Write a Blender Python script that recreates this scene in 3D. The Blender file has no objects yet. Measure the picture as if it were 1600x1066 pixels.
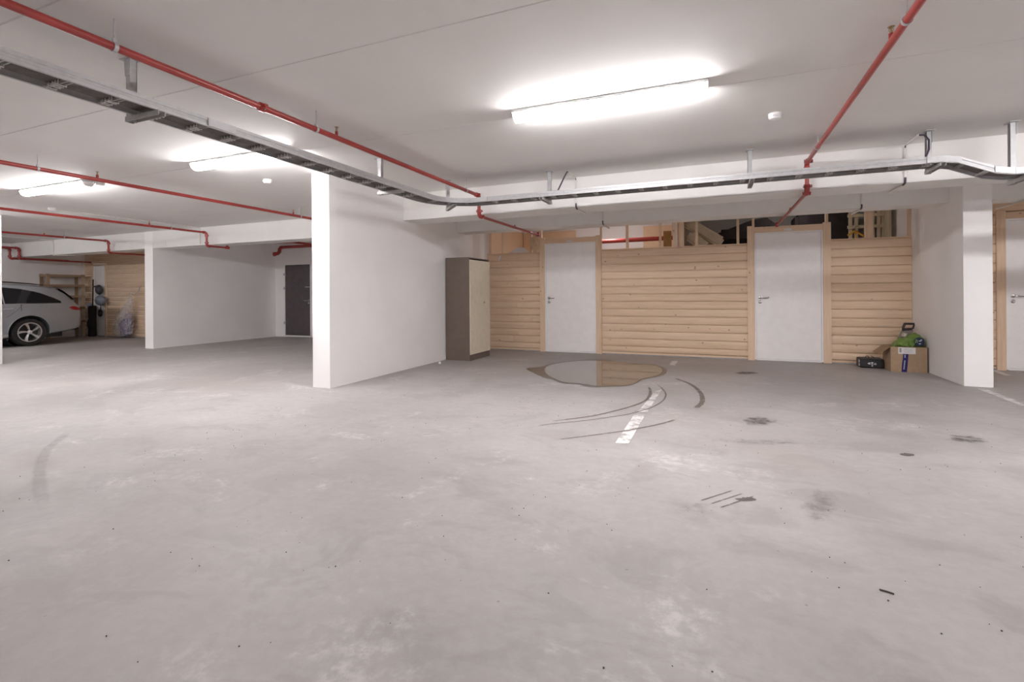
import bpy, math, random
from mathutils import Vector, Matrix
random.seed(7)
R = math.radians
scene = bpy.context.scene
C = scene.collection

# ------------------------------------------------------------------ camera, world, exposure
YAW, ROLL = 0.39315, -0.00683
cam_d = bpy.data.cameras.new('camera'); cam = bpy.data.objects.new('camera', cam_d); C.objects.link(cam)
fw = Vector((-math.sin(YAW), math.cos(YAW), 0)); r0 = Vector((math.cos(YAW), math.sin(YAW), 0)); u0 = Vector((0, 0, 1))
rt = r0*math.cos(ROLL) + u0*math.sin(ROLL); up = -r0*math.sin(ROLL) + u0*math.cos(ROLL)
cam.matrix_world = Matrix(((rt.x, up.x, -fw.x, 0), (rt.y, up.y, -fw.y, 0), (rt.z, up.z, -fw.z, 1.12), (0, 0, 0, 1)))
cam_d.sensor_width = 36; cam_d.lens = 768.02*36/1600; cam_d.shift_y = -74.08/1600
cam_d.clip_start = .02; cam_d.clip_end = 200
scene.camera = cam
w = bpy.data.worlds.new('world'); scene.world = w; w.use_nodes = True
w.node_tree.nodes['Background'].inputs[0].default_value = (.6, .6, .6, 1); w.node_tree.nodes['Background'].inputs[1].default_value = .2
vs = scene.view_settings
vs.view_transform = 'Standard'; vs.look = 'None'; vs.gamma = 1; vs.use_curve_mapping = False
vs.exposure = 3.47
LAMP = 10.0                      # strength of the tube-lamp diffusers
scene.cycles.max_bounces = 12; scene.cycles.diffuse_bounces = 10

# ------------------------------------------------------------------ materials
class N:
    def __init__(s, name):
        s.m = bpy.data.materials.new(name); s.m.use_nodes = True; s.t = s.m.node_tree
        s.b = s.t.nodes['Principled BSDF']; s.out = s.t.nodes['Material Output']
    def n(s, typ, **k):
        x = s.t.nodes.new(typ)
        for a, v in k.items(): setattr(x, a, v)
        return x
    def l(s, a, b): s.t.links.new(a, b)
    def pos(s, sc=(1, 1, 1), rnd=0.0, rot=(0, 0, 0)):
        g = s.n('ShaderNodeNewGeometry'); mp = s.n('ShaderNodeMapping'); mp.inputs['Scale'].default_value = sc
        mp.inputs['Rotation'].default_value = rot
        s.l(g.outputs['Position'], mp.inputs['Vector'])
        if rnd:
            oi = s.n('ShaderNodeObjectInfo'); ml = s.n('ShaderNodeMath', operation='MULTIPLY'); ml.inputs[1].default_value = rnd
            s.l(oi.outputs['Random'], ml.inputs[0]); cb = s.n('ShaderNodeCombineXYZ')
            for i in range(3): s.l(ml.outputs[0], cb.inputs[i])
            s.l(cb.outputs[0], mp.inputs['Location'])
        return mp.outputs[0]
    def noise(s, vec, scale, detail=4, rough=.55, dist=0):
        x = s.n('ShaderNodeTexNoise'); s.l(vec, x.inputs['Vector'])
        x.inputs['Scale'].default_value = scale; x.inputs['Detail'].default_value = detail
        x.inputs['Roughness'].default_value = rough; x.inputs['Distortion'].default_value = dist
        return x.outputs['Fac']
    def ramp(s, fac, a, b, lo=0.0, hi=1.0):
        x = s.n('ShaderNodeMapRange'); x.interpolation_type = 'SMOOTHSTEP'; s.l(fac, x.inputs['Value'])
        for i, v in zip((1, 2, 3, 4), (a, b, lo, hi)): x.inputs[i].default_value = v
        return x.outputs[0]
    def mul(s, a, b):
        x = s.n('ShaderNodeMath', operation='MULTIPLY'); s.l(a, x.inputs[0])
        if isinstance(b, (int, float)): x.inputs[1].default_value = b
        else: s.l(b, x.inputs[1])
        return x.outputs[0]
    def mix(s, fac, a, b, blend='MIX'):
        x = s.n('ShaderNodeMix', data_type='RGBA', blend_type=blend)
        for v, k in ((fac, 0), (a, 6), (b, 7)):
            if isinstance(v, (int, float)): x.inputs[k].default_value = v
            elif isinstance(v, tuple): x.inputs[k].default_value = v + (1,) if len(v) == 3 else v
            else: s.l(v, x.inputs[k])
        return x.outputs[2]
    def bump(s, h, strength=.2, dist=.01):
        x = s.n('ShaderNodeBump'); x.inputs['Strength'].default_value = strength; x.inputs['Distance'].default_value = dist
        s.l(h, x.inputs['Height']); s.l(x.outputs[0], s.b.inputs['Normal'])
    def set(s, col=None, rough=None, metal=None, **k):
        if col is not None:
            if isinstance(col, tuple): s.b.inputs['Base Color'].default_value = col + (1,)
            else: s.l(col, s.b.inputs['Base Color'])
        if rough is not None:
            if isinstance(rough, (int, float)): s.b.inputs['Roughness'].default_value = rough
            else: s.l(rough, s.b.inputs['Roughness'])
        if metal is not None: s.b.inputs['Metallic'].default_value = metal
        for a, v in k.items():
            s.b.inputs[a.replace('_', ' ')].default_value = v
        return s.m

def plain(name, col, rough=.5, metal=0.0, var=.06, scale=9, **k):
    m = N(name); f = m.noise(m.pos(), scale, 5)
    c = m.mix(m.ramp(f, .3, .7), tuple(max(0, x*(1-var)) for x in col), tuple(min(1, x*(1+var)) for x in col))
    return m.set(c, rough, metal, **k)

def floor_color(m):
    p = m.pos()
    big = m.noise(p, .55, 5, .6); mid = m.noise(m.pos((1, 1.5, 1), 0, (0, 0, .5)), 2.1, 8, .65, .6); fine = m.noise(p, 17, 6, .7)
    c = m.mix(m.ramp(big, .3, .7), (.345, .320, .308), (.425, .40, .388))
    c = m.mix(m.mul(m.ramp(mid, .36, .52, 1, 0), .48), c, (.265, .243, .23))
    pale = m.mul(m.ramp(m.noise(m.pos((1.0, 1.3, 1), 0, (0, 0, .9)), 1.25, 9, .72, .45), .54, .68), m.ramp(fine, .38, .62, .15, 1))
    c = m.mix(m.mul(pale, .68), c, (.58, .555, .545))
    c = m.mix(m.mul(m.ramp(fine, .35, .7, 1, 0), .16), c, (.22, .20, .19))
    v = m.n('ShaderNodeTexVoronoi'); v.inputs['Scale'].default_value = 4.6; m.l(p, v.inputs['Vector'])
    dots = m.ramp(v.outputs['Distance'], .018, .034, 1, 0)
    c = m.mix(m.mul(dots, .45), c, (.09, .08, .075))
    brown = m.mul(m.ramp(m.noise(p, .38, 4, .6), .5, .68), .30)
    c = m.mix(brown, c, (.36, .31, .27))
    return c, fine, mid

def m_floor():
    m = N('concrete_floor'); c, fine, mid = floor_color(m); m.bump(mid, .12, .01)
    return m.set(c, m.ramp(mid, .3, .7, .48, .68), Specular_IOR_Level=.35)
def m_paint():
    m = N('worn_line_paint'); c, fine, mid = floor_color(m)
    k = m.ramp(m.noise(m.pos(), 9, 8, .75), .40, .56)
    return m.set(m.mix(k, c, (.68, .655, .645)), .6)
def decal(name, col, strength, rough, nscale, lo, hi, tint=False):
    m = N(name)
    a = m.n('ShaderNodeAttribute'); a.attribute_name = 'fall'
    ns = m.noise(m.pos((1, 1, 1)), nscale, 8, .7)
    ad = m.n('ShaderNodeMath', operation='ADD'); m.l(a.outputs['Fac'], ad.inputs[0]); m.l(ns, ad.inputs[1])
    k = m.mul(m.ramp(ad.outputs[0], lo, hi), strength)
    m.set(col, rough); tr = m.n('ShaderNodeBsdfTransparent'); mx = m.n('ShaderNodeMixShader')
    m.l(k, mx.inputs[0]); m.l(tr.outputs[0], mx.inputs[1]); m.l(m.b.outputs[0], mx.inputs[2]); m.l(mx.outputs[0], m.out.inputs[0])
    return m.m
def m_wall(name, col, marks=.25):
    m = N(name); p = m.pos()
    a = m.noise(p, 1.1, 5, .6); f = m.noise(p, 60, 3)
    c = m.mix(m.ramp(a, .35, .7), tuple(x*.955 for x in col), col)
    s = m.mul(m.ramp(m.noise(m.pos((1.2, 1.2, .8)), 5.5, 6, .75, .4), .68, .78), marks)
    c = m.mix(s, c, (.42, .39, .37))
    m.bump(f, .06, .004)
    return m.set(c, .75)
def m_wood(name, axis, col=(.80, .61, .44), dark=(.68, .49, .335)):
    m = N(name); st = {'x': (.55, 9, 9), 'z': (9, 9, .55), 'y': (9, .55, 9)}[axis]
    p = m.pos(st, 7.3); g = m.noise(p, 3.4, 6, .62, .35); g2 = m.noise(p, 14, 3, .5)
    c = m.mix(m.ramp(g, .3, .72), dark, col); c = m.mix(m.mul(m.ramp(g2, .35, .6, 1, 0), .18), c, dark)
    oi = m.n('ShaderNodeObjectInfo')
    c = m.mix(m.ramp(oi.outputs['Random'], 0, 1, 0, .35), c, (.86, .67, .50))
    ks = {'x': (5.6, 5.6, 8.8), 'z': (8.8, 8.8, 5.6), 'y': (5.6, 5.6, 8.8)}[axis]
    v = m.n('ShaderNodeTexVoronoi'); v.inputs['Scale'].default_value = 1.0; m.l(m.pos(ks, 13.7), v.inputs['Vector'])
    sp = m.n('ShaderNodeSeparateColor'); m.l(v.outputs['Color'], sp.inputs[0])
    k = m.mul(m.ramp(v.outputs['Distance'], .05, .125, 1, 0), m.ramp(sp.outputs[0], .36, .44))
    c = m.mix(m.mul(k, .85), c, (.27, .15, .085))
    m.bump(g2, .05, .003)
    return m.set(c, .55)
def m_emit(name, col, st):
    m = N(name); f = m.noise(m.pos(), 2, 1)
    m.l(m.mix(m.ramp(f, .2, .8), col, tuple(x*.98 for x in col)), m.b.inputs['Emission Color'])
    return m.set((.9, .9, .9), .4, Emission_Strength=st)
def m_glass(name, col, alpha, rough=.1):
    m = N(name); f = m.noise(m.pos(), 14, 6, .6, 1.5)
    m.set(m.mix(m.ramp(f, .3, .7), col, tuple(x*.85 for x in col)), rough)
    m.l(m.ramp(f, .42, .66, alpha*.5, min(1, alpha*1.9)), m.b.inputs['Alpha'])
    return m.m

M = {
 'floor': m_floor(), 'paint': m_paint(),
 'wall': m_wall('wall_white', (.90, .88, .875)), 'ceil': m_wall('ceiling_white', (.81, .79, .77), .08), 'warm': m_wall('wall_cream', (.74, .70, .66)),
 'pine_x': m_wood('pine_boards', 'x'), 'pine_z': m_wood('pine_posts', 'z'), 'pine_y': m_wood('pine_joists', 'y'),
 'oldwood_x': m_wood('brown_shelf_wood', 'x', (.25, .13, .065), (.17, .085, .04)), 'oldwood_z': m_wood('brown_upright_wood', 'z', (.42, .28, .17), (.30, .19, .11)),
 'cream_z': m_wood('limed_slats', 'z', (.62, .56, .42), (.50, .45, .33)),
 'chip': plain('chipboard', (.80, .60, .42), .7, 0, .05, 45),
 'door': plain('door_white', (.90, .875, .87), .4, 0, .02), 'frame': plain('frame_white', (.90, .88, .875), .45, 0, .02),
 'darkdoor': plain('dark_door', (.095, .078, .082), .35, 0, .1),
 'red': plain('pipe_red', (.36, .045, .038), .33, 0, .12, 5), 'steel': plain('galvanised_steel', (.47, .465, .47), .5, .25, .06, 30),
 'steelm': plain('zinc_matte', (.46, .45, .44), .55, .2, .08, 30), 'chrome': plain('chrome', (.55, .54, .55), .2, 1, .03),
 'brass': plain('brass', (.42, .30, .17), .35, .8), 'cable': plain('cable_grey', (.13, .112, .105), .5, 0, .2, 20), 'black': plain('black_rubber', (.022, .02, .022), .5, 0, .2),
 'cablep': plain('cable_violet_black', (.07, .055, .08), .35), 'plastic': plain('white_plastic', (.80, .78, .77), .45, 0, .02),
 'conduit': plain('conduit_white', (.72, .69, .66), .5, 0, .03), 'lamp': m_emit('lamp_diffuser', (1, .985, 1.0), LAMP), 'lampbase': plain('lamp_base', (.62, .61, .62), .4),
 'cabbrown': plain('cabinet_brown', (.16, .12, .096), .45, 0, .05), 'cabcream': plain('cabinet_cream', (.70, .63, .50), .45, 0, .04),
 'card': plain('cardboard', (.40, .275, .175), .8, 0, .06, 20), 'cardin': plain('cardboard_flap', (.30, .19, .11), .8), 'tape': plain('tape_blue', (.022, .012, .13), .3),
 'label': plain('label_paper', (.74, .72, .72), .6, 0, .03), 'ink': plain('ink_grey', (.16, .15, .15), .7), 'inklight': plain('ink_pale', (.52, .50, .50), .7),
 'green': plain('green_plastic', (.155, .26, .055), .38, 0, .22, 16), 'navy': plain('navy_print', (.018, .03, .075), .4), 'pale': plain('pale_print', (.55, .62, .68), .5),
 'blackbag': plain('black_nylon', (.014, .011, .014), .45, 0, .25), 'whiteprint': plain('white_print', (.75, .73, .74), .6), 'greyprint': plain('grey_print', (.34, .31, .34), .6),
 'blade': plain('saw_blade', (.30, .27, .23), .4, .6), 'sawgrip': plain('saw_handle', (.03, .017, .02), .45), 'orange': plain('orange_print', (.65, .33, .14), .6),
 'carpaint': plain('silver_paint', (.36, .375, .40), .28, .3, .02, 3, Coat_Weight=.6), 'carglass': plain('tinted_glass', (.008, .008, .01), .06, 0, .1), 'tyre': plain('tyre_rubber', (.02, .018, .019), .7),
 'alloy': plain('alloy', (.72, .71, .71), .25, .7, .03), 'taillight': plain('tail_light', (.38, .012, .018), .15, 0, .15, 12), 'cartrim': plain('car_trim', (.018, .016, .018), .4),
 'mattress': plain('mattress_fabric', (.66, .59, .47), .85, 0, .06, 25), 'darkcloth': plain('dark_cloth', (.016, .010, .010), .8, 0, .4, 8), 'yellow': plain('yellow_plastic', (.62, .36, .04), .4),
 'paper': plain('kraft_paper', (.58, .43, .28), .75, 0, .12, 12), 'ochre': plain('ochre_board', (.30, .18, .06), .6, 0, .15), 'bluegrey': plain('blue_grey_shell', (.22, .25, .31), .3, 0, .08), 'charcoal': plain('charcoal_shell', (.055, .053, .06), .4),
 'purple': plain('purple_cloth', (.17, .12, .24), .7, 0, .3, 14), 'pinkish': plain('mauve_cloth', (.36, .25, .32), .7, 0, .2, 14), 'film': m_glass('clear_plastic_film', (.80, .77, .79), .30, .18),
 'footing': plain('footing_concrete', (.33, .32, .33), .8, 0, .15, 12), 'twig': plain('twig_bark', (.04, .03, .028), .8), 'grit': plain('grit', (.045, .04, .038), .8, 0, .4, 50),
 'wet': decal('wet_concrete', (.135, .105, .082), .92, .32, 5, .52, .68), 'mark': decal('tyre_mark', (.17, .135, .115), .8, .5, 14, .86, 1.22),
 'markfaint': decal('faint_tyre_mark', (.28, .26, .25), .20, .6, 13, .8, 1.35), 'oil': decal('oil_stain', (.13, .11, .10), .75, .5, 14, .88, 1.30), 'smear': decal('dirt_smear', (.27, .245, .225), .5, .6, 13, .85, 1.3),
}
def m_water():
    m = N('puddle_water'); f = m.noise(m.pos(), 1.6, 4)
    m.bump(m.noise(m.pos(), 3, 2), .012, .01)
    return m.set(m.mix(f, (.155, .125, .10), (.20, .165, .135)), .03, IOR=1.75, Specular_IOR_Level=.8)
M['water'] = m_water()

# ------------------------------------------------------------------ mesh helpers
ORG = {}
class MB:
    def __init__(s): s.v = []; s.f = []
    def box(s, x0, x1, y0, y1, z0, z1):
        b = len(s.v)
        s.v += [(x0, y0, z0), (x1, y0, z0), (x1, y1, z0), (x0, y1, z0), (x0, y0, z1), (x1, y0, z1), (x1, y1, z1), (x0, y1, z1)]
        s.f += [tuple(b+i for i in q) for q in ((0, 3, 2, 1), (4, 5, 6, 7), (0, 1, 5, 4), (1, 2, 6, 5), (2, 3, 7, 6), (3, 0, 4, 7))]
        return s
    def prism(s, poly, a, b, axis='x'):
        # poly: 2-D outline; extruded from a to b along the axis
        n = len(poly); o = len(s.v)
        for t in (a, b):
            for p, q in poly:
                s.v.append({'x': (t, p, q), 'y': (p, t, q), 'z': (p, q, t)}[axis])
        for i in range(n): j = (i+1) % n; s.f.append((o+i, o+j, o+n+j, o+n+i))
        s.f += [tuple(o+n-1-i for i in range(n)), tuple(o+n+i for i in range(n))]
        return s
    def rings(s, rings, cap=True, closed=True):
        o = len(s.v); n = len(rings[0])
        for r in rings: s.v += [tuple(p) for p in r]
        for k in range(len(rings)-1):
            for i in range(n if closed else n-1):
                j = (i+1) % n; s.f.append((o+k*n+i, o+k*n+j, o+(k+1)*n+j, o+(k+1)*n+i))
        if cap: s.f += [tuple(o+n-1-i for i in range(n)), tuple(o+(len(rings)-1)*n+i for i in range(n))]
        return s
    def tube(s, path, r, n=10, cap=True):
        P = [Vector(p) for p in path]; rs = r if isinstance(r, (list, tuple)) else [r]*len(P)
        rings = []; ref = None
        for i, p in enumerate(P):
            d = (P[min(i+1, len(P)-1)] - P[max(i-1, 0)]).normalized()
            if ref is None: ref = Vector((0, 0, 1)) if abs(d.z) < .9 else Vector((1, 0, 0))
            a = ref - d*ref.dot(d); a.normalize(); ref = a; b = d.cross(a)
            rings.append([p + a*rs[i]*math.cos(2*math.pi*k/n) + b*rs[i]*math.sin(2*math.pi*k/n) for k in range(n)])
        return s.rings(rings, cap)
    def lathe(s, prof, c, axis='z', n=24, cap=True):
        rings = []
        for r, h in prof:
            ring = []
            for k in range(n):
                a = 2*math.pi*k/n; x, y = r*math.cos(a), r*math.sin(a)
                ring.append({'z': (c[0]+x, c[1]+y, c[2]+h), 'y': (c[0]+x, c[1]+h, c[2]-y), 'x': (c[0]+h, c[1]+x, c[2]+y)}[axis])
            rings.append(ring)
        return s.rings(rings, cap)
    def blob(s, c, rad, n=14, m=9, jit=0.0, seed=1, f=None):
        rr = random.Random(seed); ph = [rr.uniform(0, 6.28) for _ in range(6)]; rings = []
        for i in range(m+1):
            t = math.pi*i/m; ring = []
            for k in range(n):
                a = 2*math.pi*k/n; d = Vector((math.sin(t)*math.cos(a), math.sin(t)*math.sin(a), -math.cos(t)))
                q = 1 + jit*(math.sin(3*a+ph[0])*math.sin(2*t+ph[1]) + .6*math.sin(5*a+ph[2]+3*t) + .4*math.sin(7*a+ph[3])*math.sin(5*t+ph[4]))
                p = Vector((c[0]+d.x*rad[0]*q, c[1]+d.y*rad[1]*q, c[2]+d.z*rad[2]*q)); ring.append(f(p) if f else p)
            rings.append(ring)
        return s.rings(rings, True)
    def rot(s, ang, axis, c, start=0):
        Q = Matrix.Rotation(ang, 3, axis); c = Vector(c)
        for i in range(start, len(s.v)): s.v[i] = tuple(Q @ (Vector(s.v[i]) - c) + c)
        return s
    def build(s, name, mat, parent=None, smooth=False, bevel=0):
        if parent is None:
            xs, ys, zs = zip(*s.v); o = Vector(((min(xs)+max(xs))/2, (min(ys)+max(ys))/2, min(zs)))
        else: o = ORG[parent]
        me = bpy.data.meshes.new(name); me.from_pydata([tuple(Vector(p)-o) for p in s.v], [], s.f); me.update()
        me.materials.append(M[mat] if isinstance(mat, str) else mat)
        import bmesh
        bm = bmesh.new(); bm.from_mesh(me); bmesh.ops.recalc_face_normals(bm, faces=bm.faces)
        if bevel: bmesh.ops.bevel(bm, geom=[e for e in bm.edges if e.calc_face_angle(0) > .6], offset=bevel, segments=2, affect='EDGES', clamp_overlap=True)
        bm.to_mesh(me); bm.free()
        if smooth:
            for p in me.polygons: p.use_smooth = True
            try: me.set_sharp_from_angle(angle=R(40))
            except Exception: pass
        ob = bpy.data.objects.new(name, me); C.objects.link(ob)
        if parent is None: ob.location = o
        else: ob.parent = parent
        ORG[ob] = o
        return ob
def B(*a): return MB().box(*a)
def tag(o, label, cat, group=None, kind=None):
    o['label'] = label; o['category'] = cat
    if group: o['group'] = group
    if kind: o['kind'] = kind
    return o
def thing(name, label, cat, loc, group=None, kind=None):
    o = bpy.data.objects.new(name, None); C.objects.link(o); o.location = loc; o.empty_display_size = .1
    ORG[o] = Vector(loc); return tag(o, label, cat, group, kind)
def part_copy(src, parent, loc=None):
    c = src.copy(); C.objects.link(c); c.parent = parent
    if loc is not None: c.location = loc
    ORG[c] = ORG.get(parent); return c
def copy_tree(o, loc, label=None):
    r = o.copy(); C.objects.link(r); r.location = loc
    if label: r['label'] = label
    def rec(a, b):
        for ch in list(a.children):
            c = ch.copy(); C.objects.link(c); c.parent = b; rec(ch, c)
    rec(o, r); return r
def arc(c, r, a0, a1, n, plane='yz', x=0):
    return [(x, c[0]+r*math.cos(a0+(a1-a0)*i/n), c[1]+r*math.sin(a0+(a1-a0)*i/n)) for i in range(n+1)]

# ------------------------------------------------------------------ room shell
ZC = 2.6
tag(MB().prism([(-22.3, -.085), (-11.6, -.085), (-5.2, 0), (9.3, 0), (9.3, -.3), (-22.3, -.3)], -9.3, 11.3, 'y').build('floor', 'floor'), 'grey stained concrete garage floor sloping gently to the car bay', 'floor', kind='structure')
ce = thing('ceiling', 'white painted concrete ceiling with thin panel joints', 'ceiling', (-6, 2, ZC), kind='structure')
ys = [-9.3, -3.9, -1.5, .45, 1.405, 2.367, 3.825, 6.2, 8.6, 11.3]
for a, b in zip(ys, ys[1:]):
    mb = MB(); e = .0025; mb.prism([(a+.001, ZC+.006), (a+.005, ZC), (b-.005, ZC), (b-.001, ZC+.006), (b-.001, ZC+.19), (a+.001, ZC+.19)], -22.3, 9.3, 'x'); mb.build('ceiling_panel', 'ceil', ce)
B(-22.3, 9.3, -9.3, 11.3, ZC+.19, ZC+.3).build('slab', 'ceil', ce)
def wall(name, label, *a, mat='wall'):
    a = list(a); a[4] = -.2 if a[4] == 0 else a[4]
    return tag(B(*a).build(name, mat), label, 'wall', kind='structure')
wall('wall_rear', 'white painted wall across the driving lane', -22.3, 9.3, -9.3, -9.0, 0, ZC)
wall('wall_right', 'white painted end wall of the garage', 9.0, 9.3, -9, 11, 0, ZC)
wall('wall_left', 'white painted far end wall of the driving lane', -22.3, -22, -9, 11, 0, ZC)
wall('wall_bay', 'white wall behind the silver car and brown shelf', -18.3, -18.0, 4.0, 11, 0, ZC)
wall('wall_back', 'white wall at the back of the storage rooms', -4.53, 9.0, 11.0, 11.3, 0, ZC)
wall('wall_dark_door', 'white back wall around the dark grey door', -11.89, -4.53, 10.63, 10.9, 0, ZC)
wall('wall_fin', 'white partition wall with free end beside the brown cabinet', -4.53, -4.265, 4.59, 11.0, 0, ZC)
wall('wall_fin', 'short white partition wall beside the cardboard box', 2.68, 2.945, 7.345, 11.0, 0, ZC)
wall('wall_fin', 'white partition wall between the car bay and the dark door', -12.18, -11.89, 7.24, 10.9, 0, ZC)
wall('wall_fin', 'white pillar wall in front of the car bay', -12.18, -11.87, 3.95, 4.655, 0, ZC)
def beam(label, *a): return tag(B(*a).build('ceiling_beam', 'ceil'), label, 'beam', kind='structure')
beam('white concrete beam behind the steel cable ladder', -4.265, 9.0, 6.115, 6.57, 2.215, ZC)
beam('second white beam close above the pine storage wall', -4.265, 9.0, 7.72, 8.08, 2.215, ZC)
beam('white concrete beam above the bay with the dark door', -11.89, -4.53, 7.25, 7.65, 2.215, ZC)
beam('white concrete beam above the car bay', -18.0, -12.18, 7.25, 7.65, 2.215, ZC)

# ------------------------------------------------------------------ pine plank walls
PH = .1343
def plank_mesh(L, h):
    mb = MB(); d = .022
    prof = [(d, 0), (.016, .0), (.0075, .005), (.003, .02), (.0005, h*.38), (0, h*.62), (.002, h-.02), (.007, h-.007), (.013, h-.002), (d, h-.002)]
    mb.prism(prof, 0, L, 'x'); return mb
PM = {}
def plank(parent, x0, x1, z0, h, y):
    key = (round(x1-x0, 3), round(h, 4))
    if key not in PM:
        mb = plank_mesh(*key); me = bpy.data.meshes.new('plank'); me.from_pydata(mb.v, [], mb.f); me.update(); me.materials.append(M['pine_x'])
        import bmesh
        bm = bmesh.new(); bm.from_mesh(me); bmesh.ops.recalc_face_normals(bm, faces=bm.faces); bm.to_mesh(me); bm.free()
        for p in me.polygons: p.use_smooth = True
        me.set_sharp_from_angle(angle=R(50)); PM[key] = me
    o = bpy.data.objects.new('plank', PM[key]); C.objects.link(o); o.parent = parent; o.location = Vector((x0, y, z0)) - ORG[parent]
    return o
YW = 8.97
def plank_panel(parent, x0, x1, ztop, y=YW, zbot=.055, joints={}):
    k = 0; z = ztop
    while z - zbot > .02:
        h = min(PH, z-zbot); z -= h
        cuts = [x0] + sorted(joints.get(k, [])) + [x1]
        for a, b in zip(cuts, cuts[1:]): plank(parent, a+(.0015 if a != x0 else 0), b-(.0015 if b != x1 else 0), z, h, y)
        k += 1
    B(x0, x1, y+.004, y+.03, .018, .050).build('sill_batten', 'pine_x', parent)
    B(x0, x1, y-.012, y+.05, 0, .016).build('footing', 'footing', parent)
wood = thing('wall_storage', 'pine plank front wall of the storage rooms', 'wall', (-.8, YW, 0), kind='structure')
plank_panel(wood, -4.262, -3.127, 1.905, joints={7: [-3.62], 11: [-3.6], 12: [-3.68], 9: [-3.3]})
plank_panel(wood, -1.938, .482, 1.905)
plank_panel(wood, 1.655, 2.677, 1.915)
for x0, x1, zt in ((-4.262, -3.127, 1.905), (-1.938, .482, 1.905), (1.655, 2.677, 1.915)):
    B(x0, x1, YW+.004, YW+.06, zt, zt+.018).build('top_rail', 'pine_x', wood)
for x, wd in ((-4.20, .05), (-3.93, .035), (-3.33, .04), (-3.13, .05), (-1.955, .03), (-1.475, .045), (-.90, .04), (-.66, .06), (-.545, .085), (-.30, .04), (.345, .04), (.575, .035), (1.61, .04), (2.16, .10), (2.66, .035)):
    B(x-wd/2, x+wd/2, YW+.026, YW+.074, .02, ZC).build('stud', 'pine_z', wood)
B(-.635, -.612, YW+.022, YW+.03, 1.923, ZC).build('white_strip', 'plastic', wood)
B(-4.262, 2.677, YW+.03, YW+.07, ZC-.03, ZC-.002).build('top_plate', 'pine_x', wood)
woodr = thing('wall_storage', 'pine plank wall around the white door beyond the short partition', 'wall', (5, YW, 0), kind='structure')
plank_panel(woodr, 2.948, 3.632, 2.58, zbot=.06); plank_panel(woodr, 4.83, 8.99, 2.58, zbot=.06)
plank(woodr, 3.632, 4.83, 2.22, PH, YW); plank(woodr, 3.632, 4.83, 2.22+PH, PH, YW)
plank(woodr, 3.632, 4.83, 2.22+2*PH, .09, YW)
woodl = thing('wall_storage', 'pine plank wall behind the hanging helmets and clear bag', 'wall', (-15, YW, 0), kind='structure')
def far_panel(x0, x1, z0, z1):
    z = z1
    while z-z0 > .02: h = min(PH, z-z0); z -= h; plank(woodl, x0, x1, z, h, YW)
far_panel(-17.998, -17.61, -.06, 2.58); far_panel(-16.89, -12.182, -.06, 2.58); far_panel(-17.61, -16.89, 2.11, 2.58)
B(-17.998, -12.182, YW-.01, YW+.05, -.2, -.062).build('footing', 'footing', woodl)

def door(n, label, x0, x1, zt, y, casing=.105, head=.095, hz=1.03, cols=('door', 'frame'), plate=True, hleft=True, zc=None, zb=0.0):
    d = thing('door_%d' % n, label, 'door', ((x0+x1)/2, y, 0), kind='structure')
    f = .022
    if casing:
        B(x0-casing, x0-.002, y-.018, y+.03, 0, zt+head+.02).build('casing', 'pine_z', d, bevel=.003)
        B(x1+.002, x1+casing, y-.018, y+.03, 0, zt+head+.02).build('casing', 'pine_z', d, bevel=.003)
        B(x0-.001, x1+.001, y-.016, y+.03, zt+.002, zt+head).build('casing', 'pine_x', d, bevel=.003)
    fr = MB(); fr.box(x0, x0+f, y-.008, y+.09, .012, zt); fr.box(x1-f, x1, y-.008, y+.09, .012, zt); fr.box(x0+f, x1-f, y-.008, y+.09, zt-f, zt); fr.box(x0+f, x1-f, y+.0, y+.09, 0.004, .03)
    fr.build('door_frame', cols[1], d)
    lf = B(x0+f+.003, x1-f-.003, y+.006, y+.046, .033, zt-f-.003).build('door_leaf', cols[0], d, bevel=.002)
    hx = x0+f+.055 if hleft else x1-f-.055; sg = 1 if hleft else -1
    h = MB(); h.lathe([(.026, 0), (.026, -.008), (.022, -.010)], (hx, y+.006, hz), 'y', 20); h.tube([(hx, y-.003, hz), (hx, y-.045, hz), (hx+sg*.012, y-.052, hz), (hx+sg*.06, y-.053, hz-.006), (hx+sg*.11, y-.053, hz-.004), (hx+sg*.125, y-.05, hz+.004)], [.009, .009, .010, .009, .008, .007], 8)
    h.build('handle', 'chrome', lf, True)
    k = MB(); k.lathe([(.026, 0), (.026, -.007), (.022, -.010)], (hx, y+.006, hz-.075), 'y', 20); k.box(hx-.008, hx+.008, y-.014, y-.003, hz-.09, hz-.062)
    k.build('lock_cylinder', 'chrome', lf, True)
    if plate: B((x0+x1)/2-.055, (x0+x1)/2+.055, y-.021, y-.014, zt+.008, zt+.05).build('name_plate', 'label', d)
    for o in [d]: o.location.z += zb
    return d
door(1, 'white storage door beside the tall brown cabinet', -3.03, -2.045, 2.07, YW)
door(2, 'white storage door in the middle of the pine wall between the plank panels', .59, 1.55, 2.085, YW, casing=.108)
door(3, 'white storage door beyond the short white partition wall', 3.735, 4.725, 2.115, YW, hz=1.04)
dk = door(4, 'dark grey metal door in the white back wall', -11.52, -10.53, 2.075, 10.61, casing=0, cols=('darkdoor', 'frame'), plate=False, hleft=False, zb=-.065)
for z in (.35, 1.35, 1.75): B(-11.535, -11.50, 10.585, 10.615, z, z+.07).build('hinge', 'steel', dk)
B(-10.70, -10.57, 10.575, 10.612, 1.40, 1.42).build('door_closer', 'steel', dk)
door(5, 'narrow white storage door behind the hanging helmets', -17.54, -16.96, 2.125, YW, casing=.065, head=.06, plate=False, hleft=False, zb=-.085)

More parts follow.
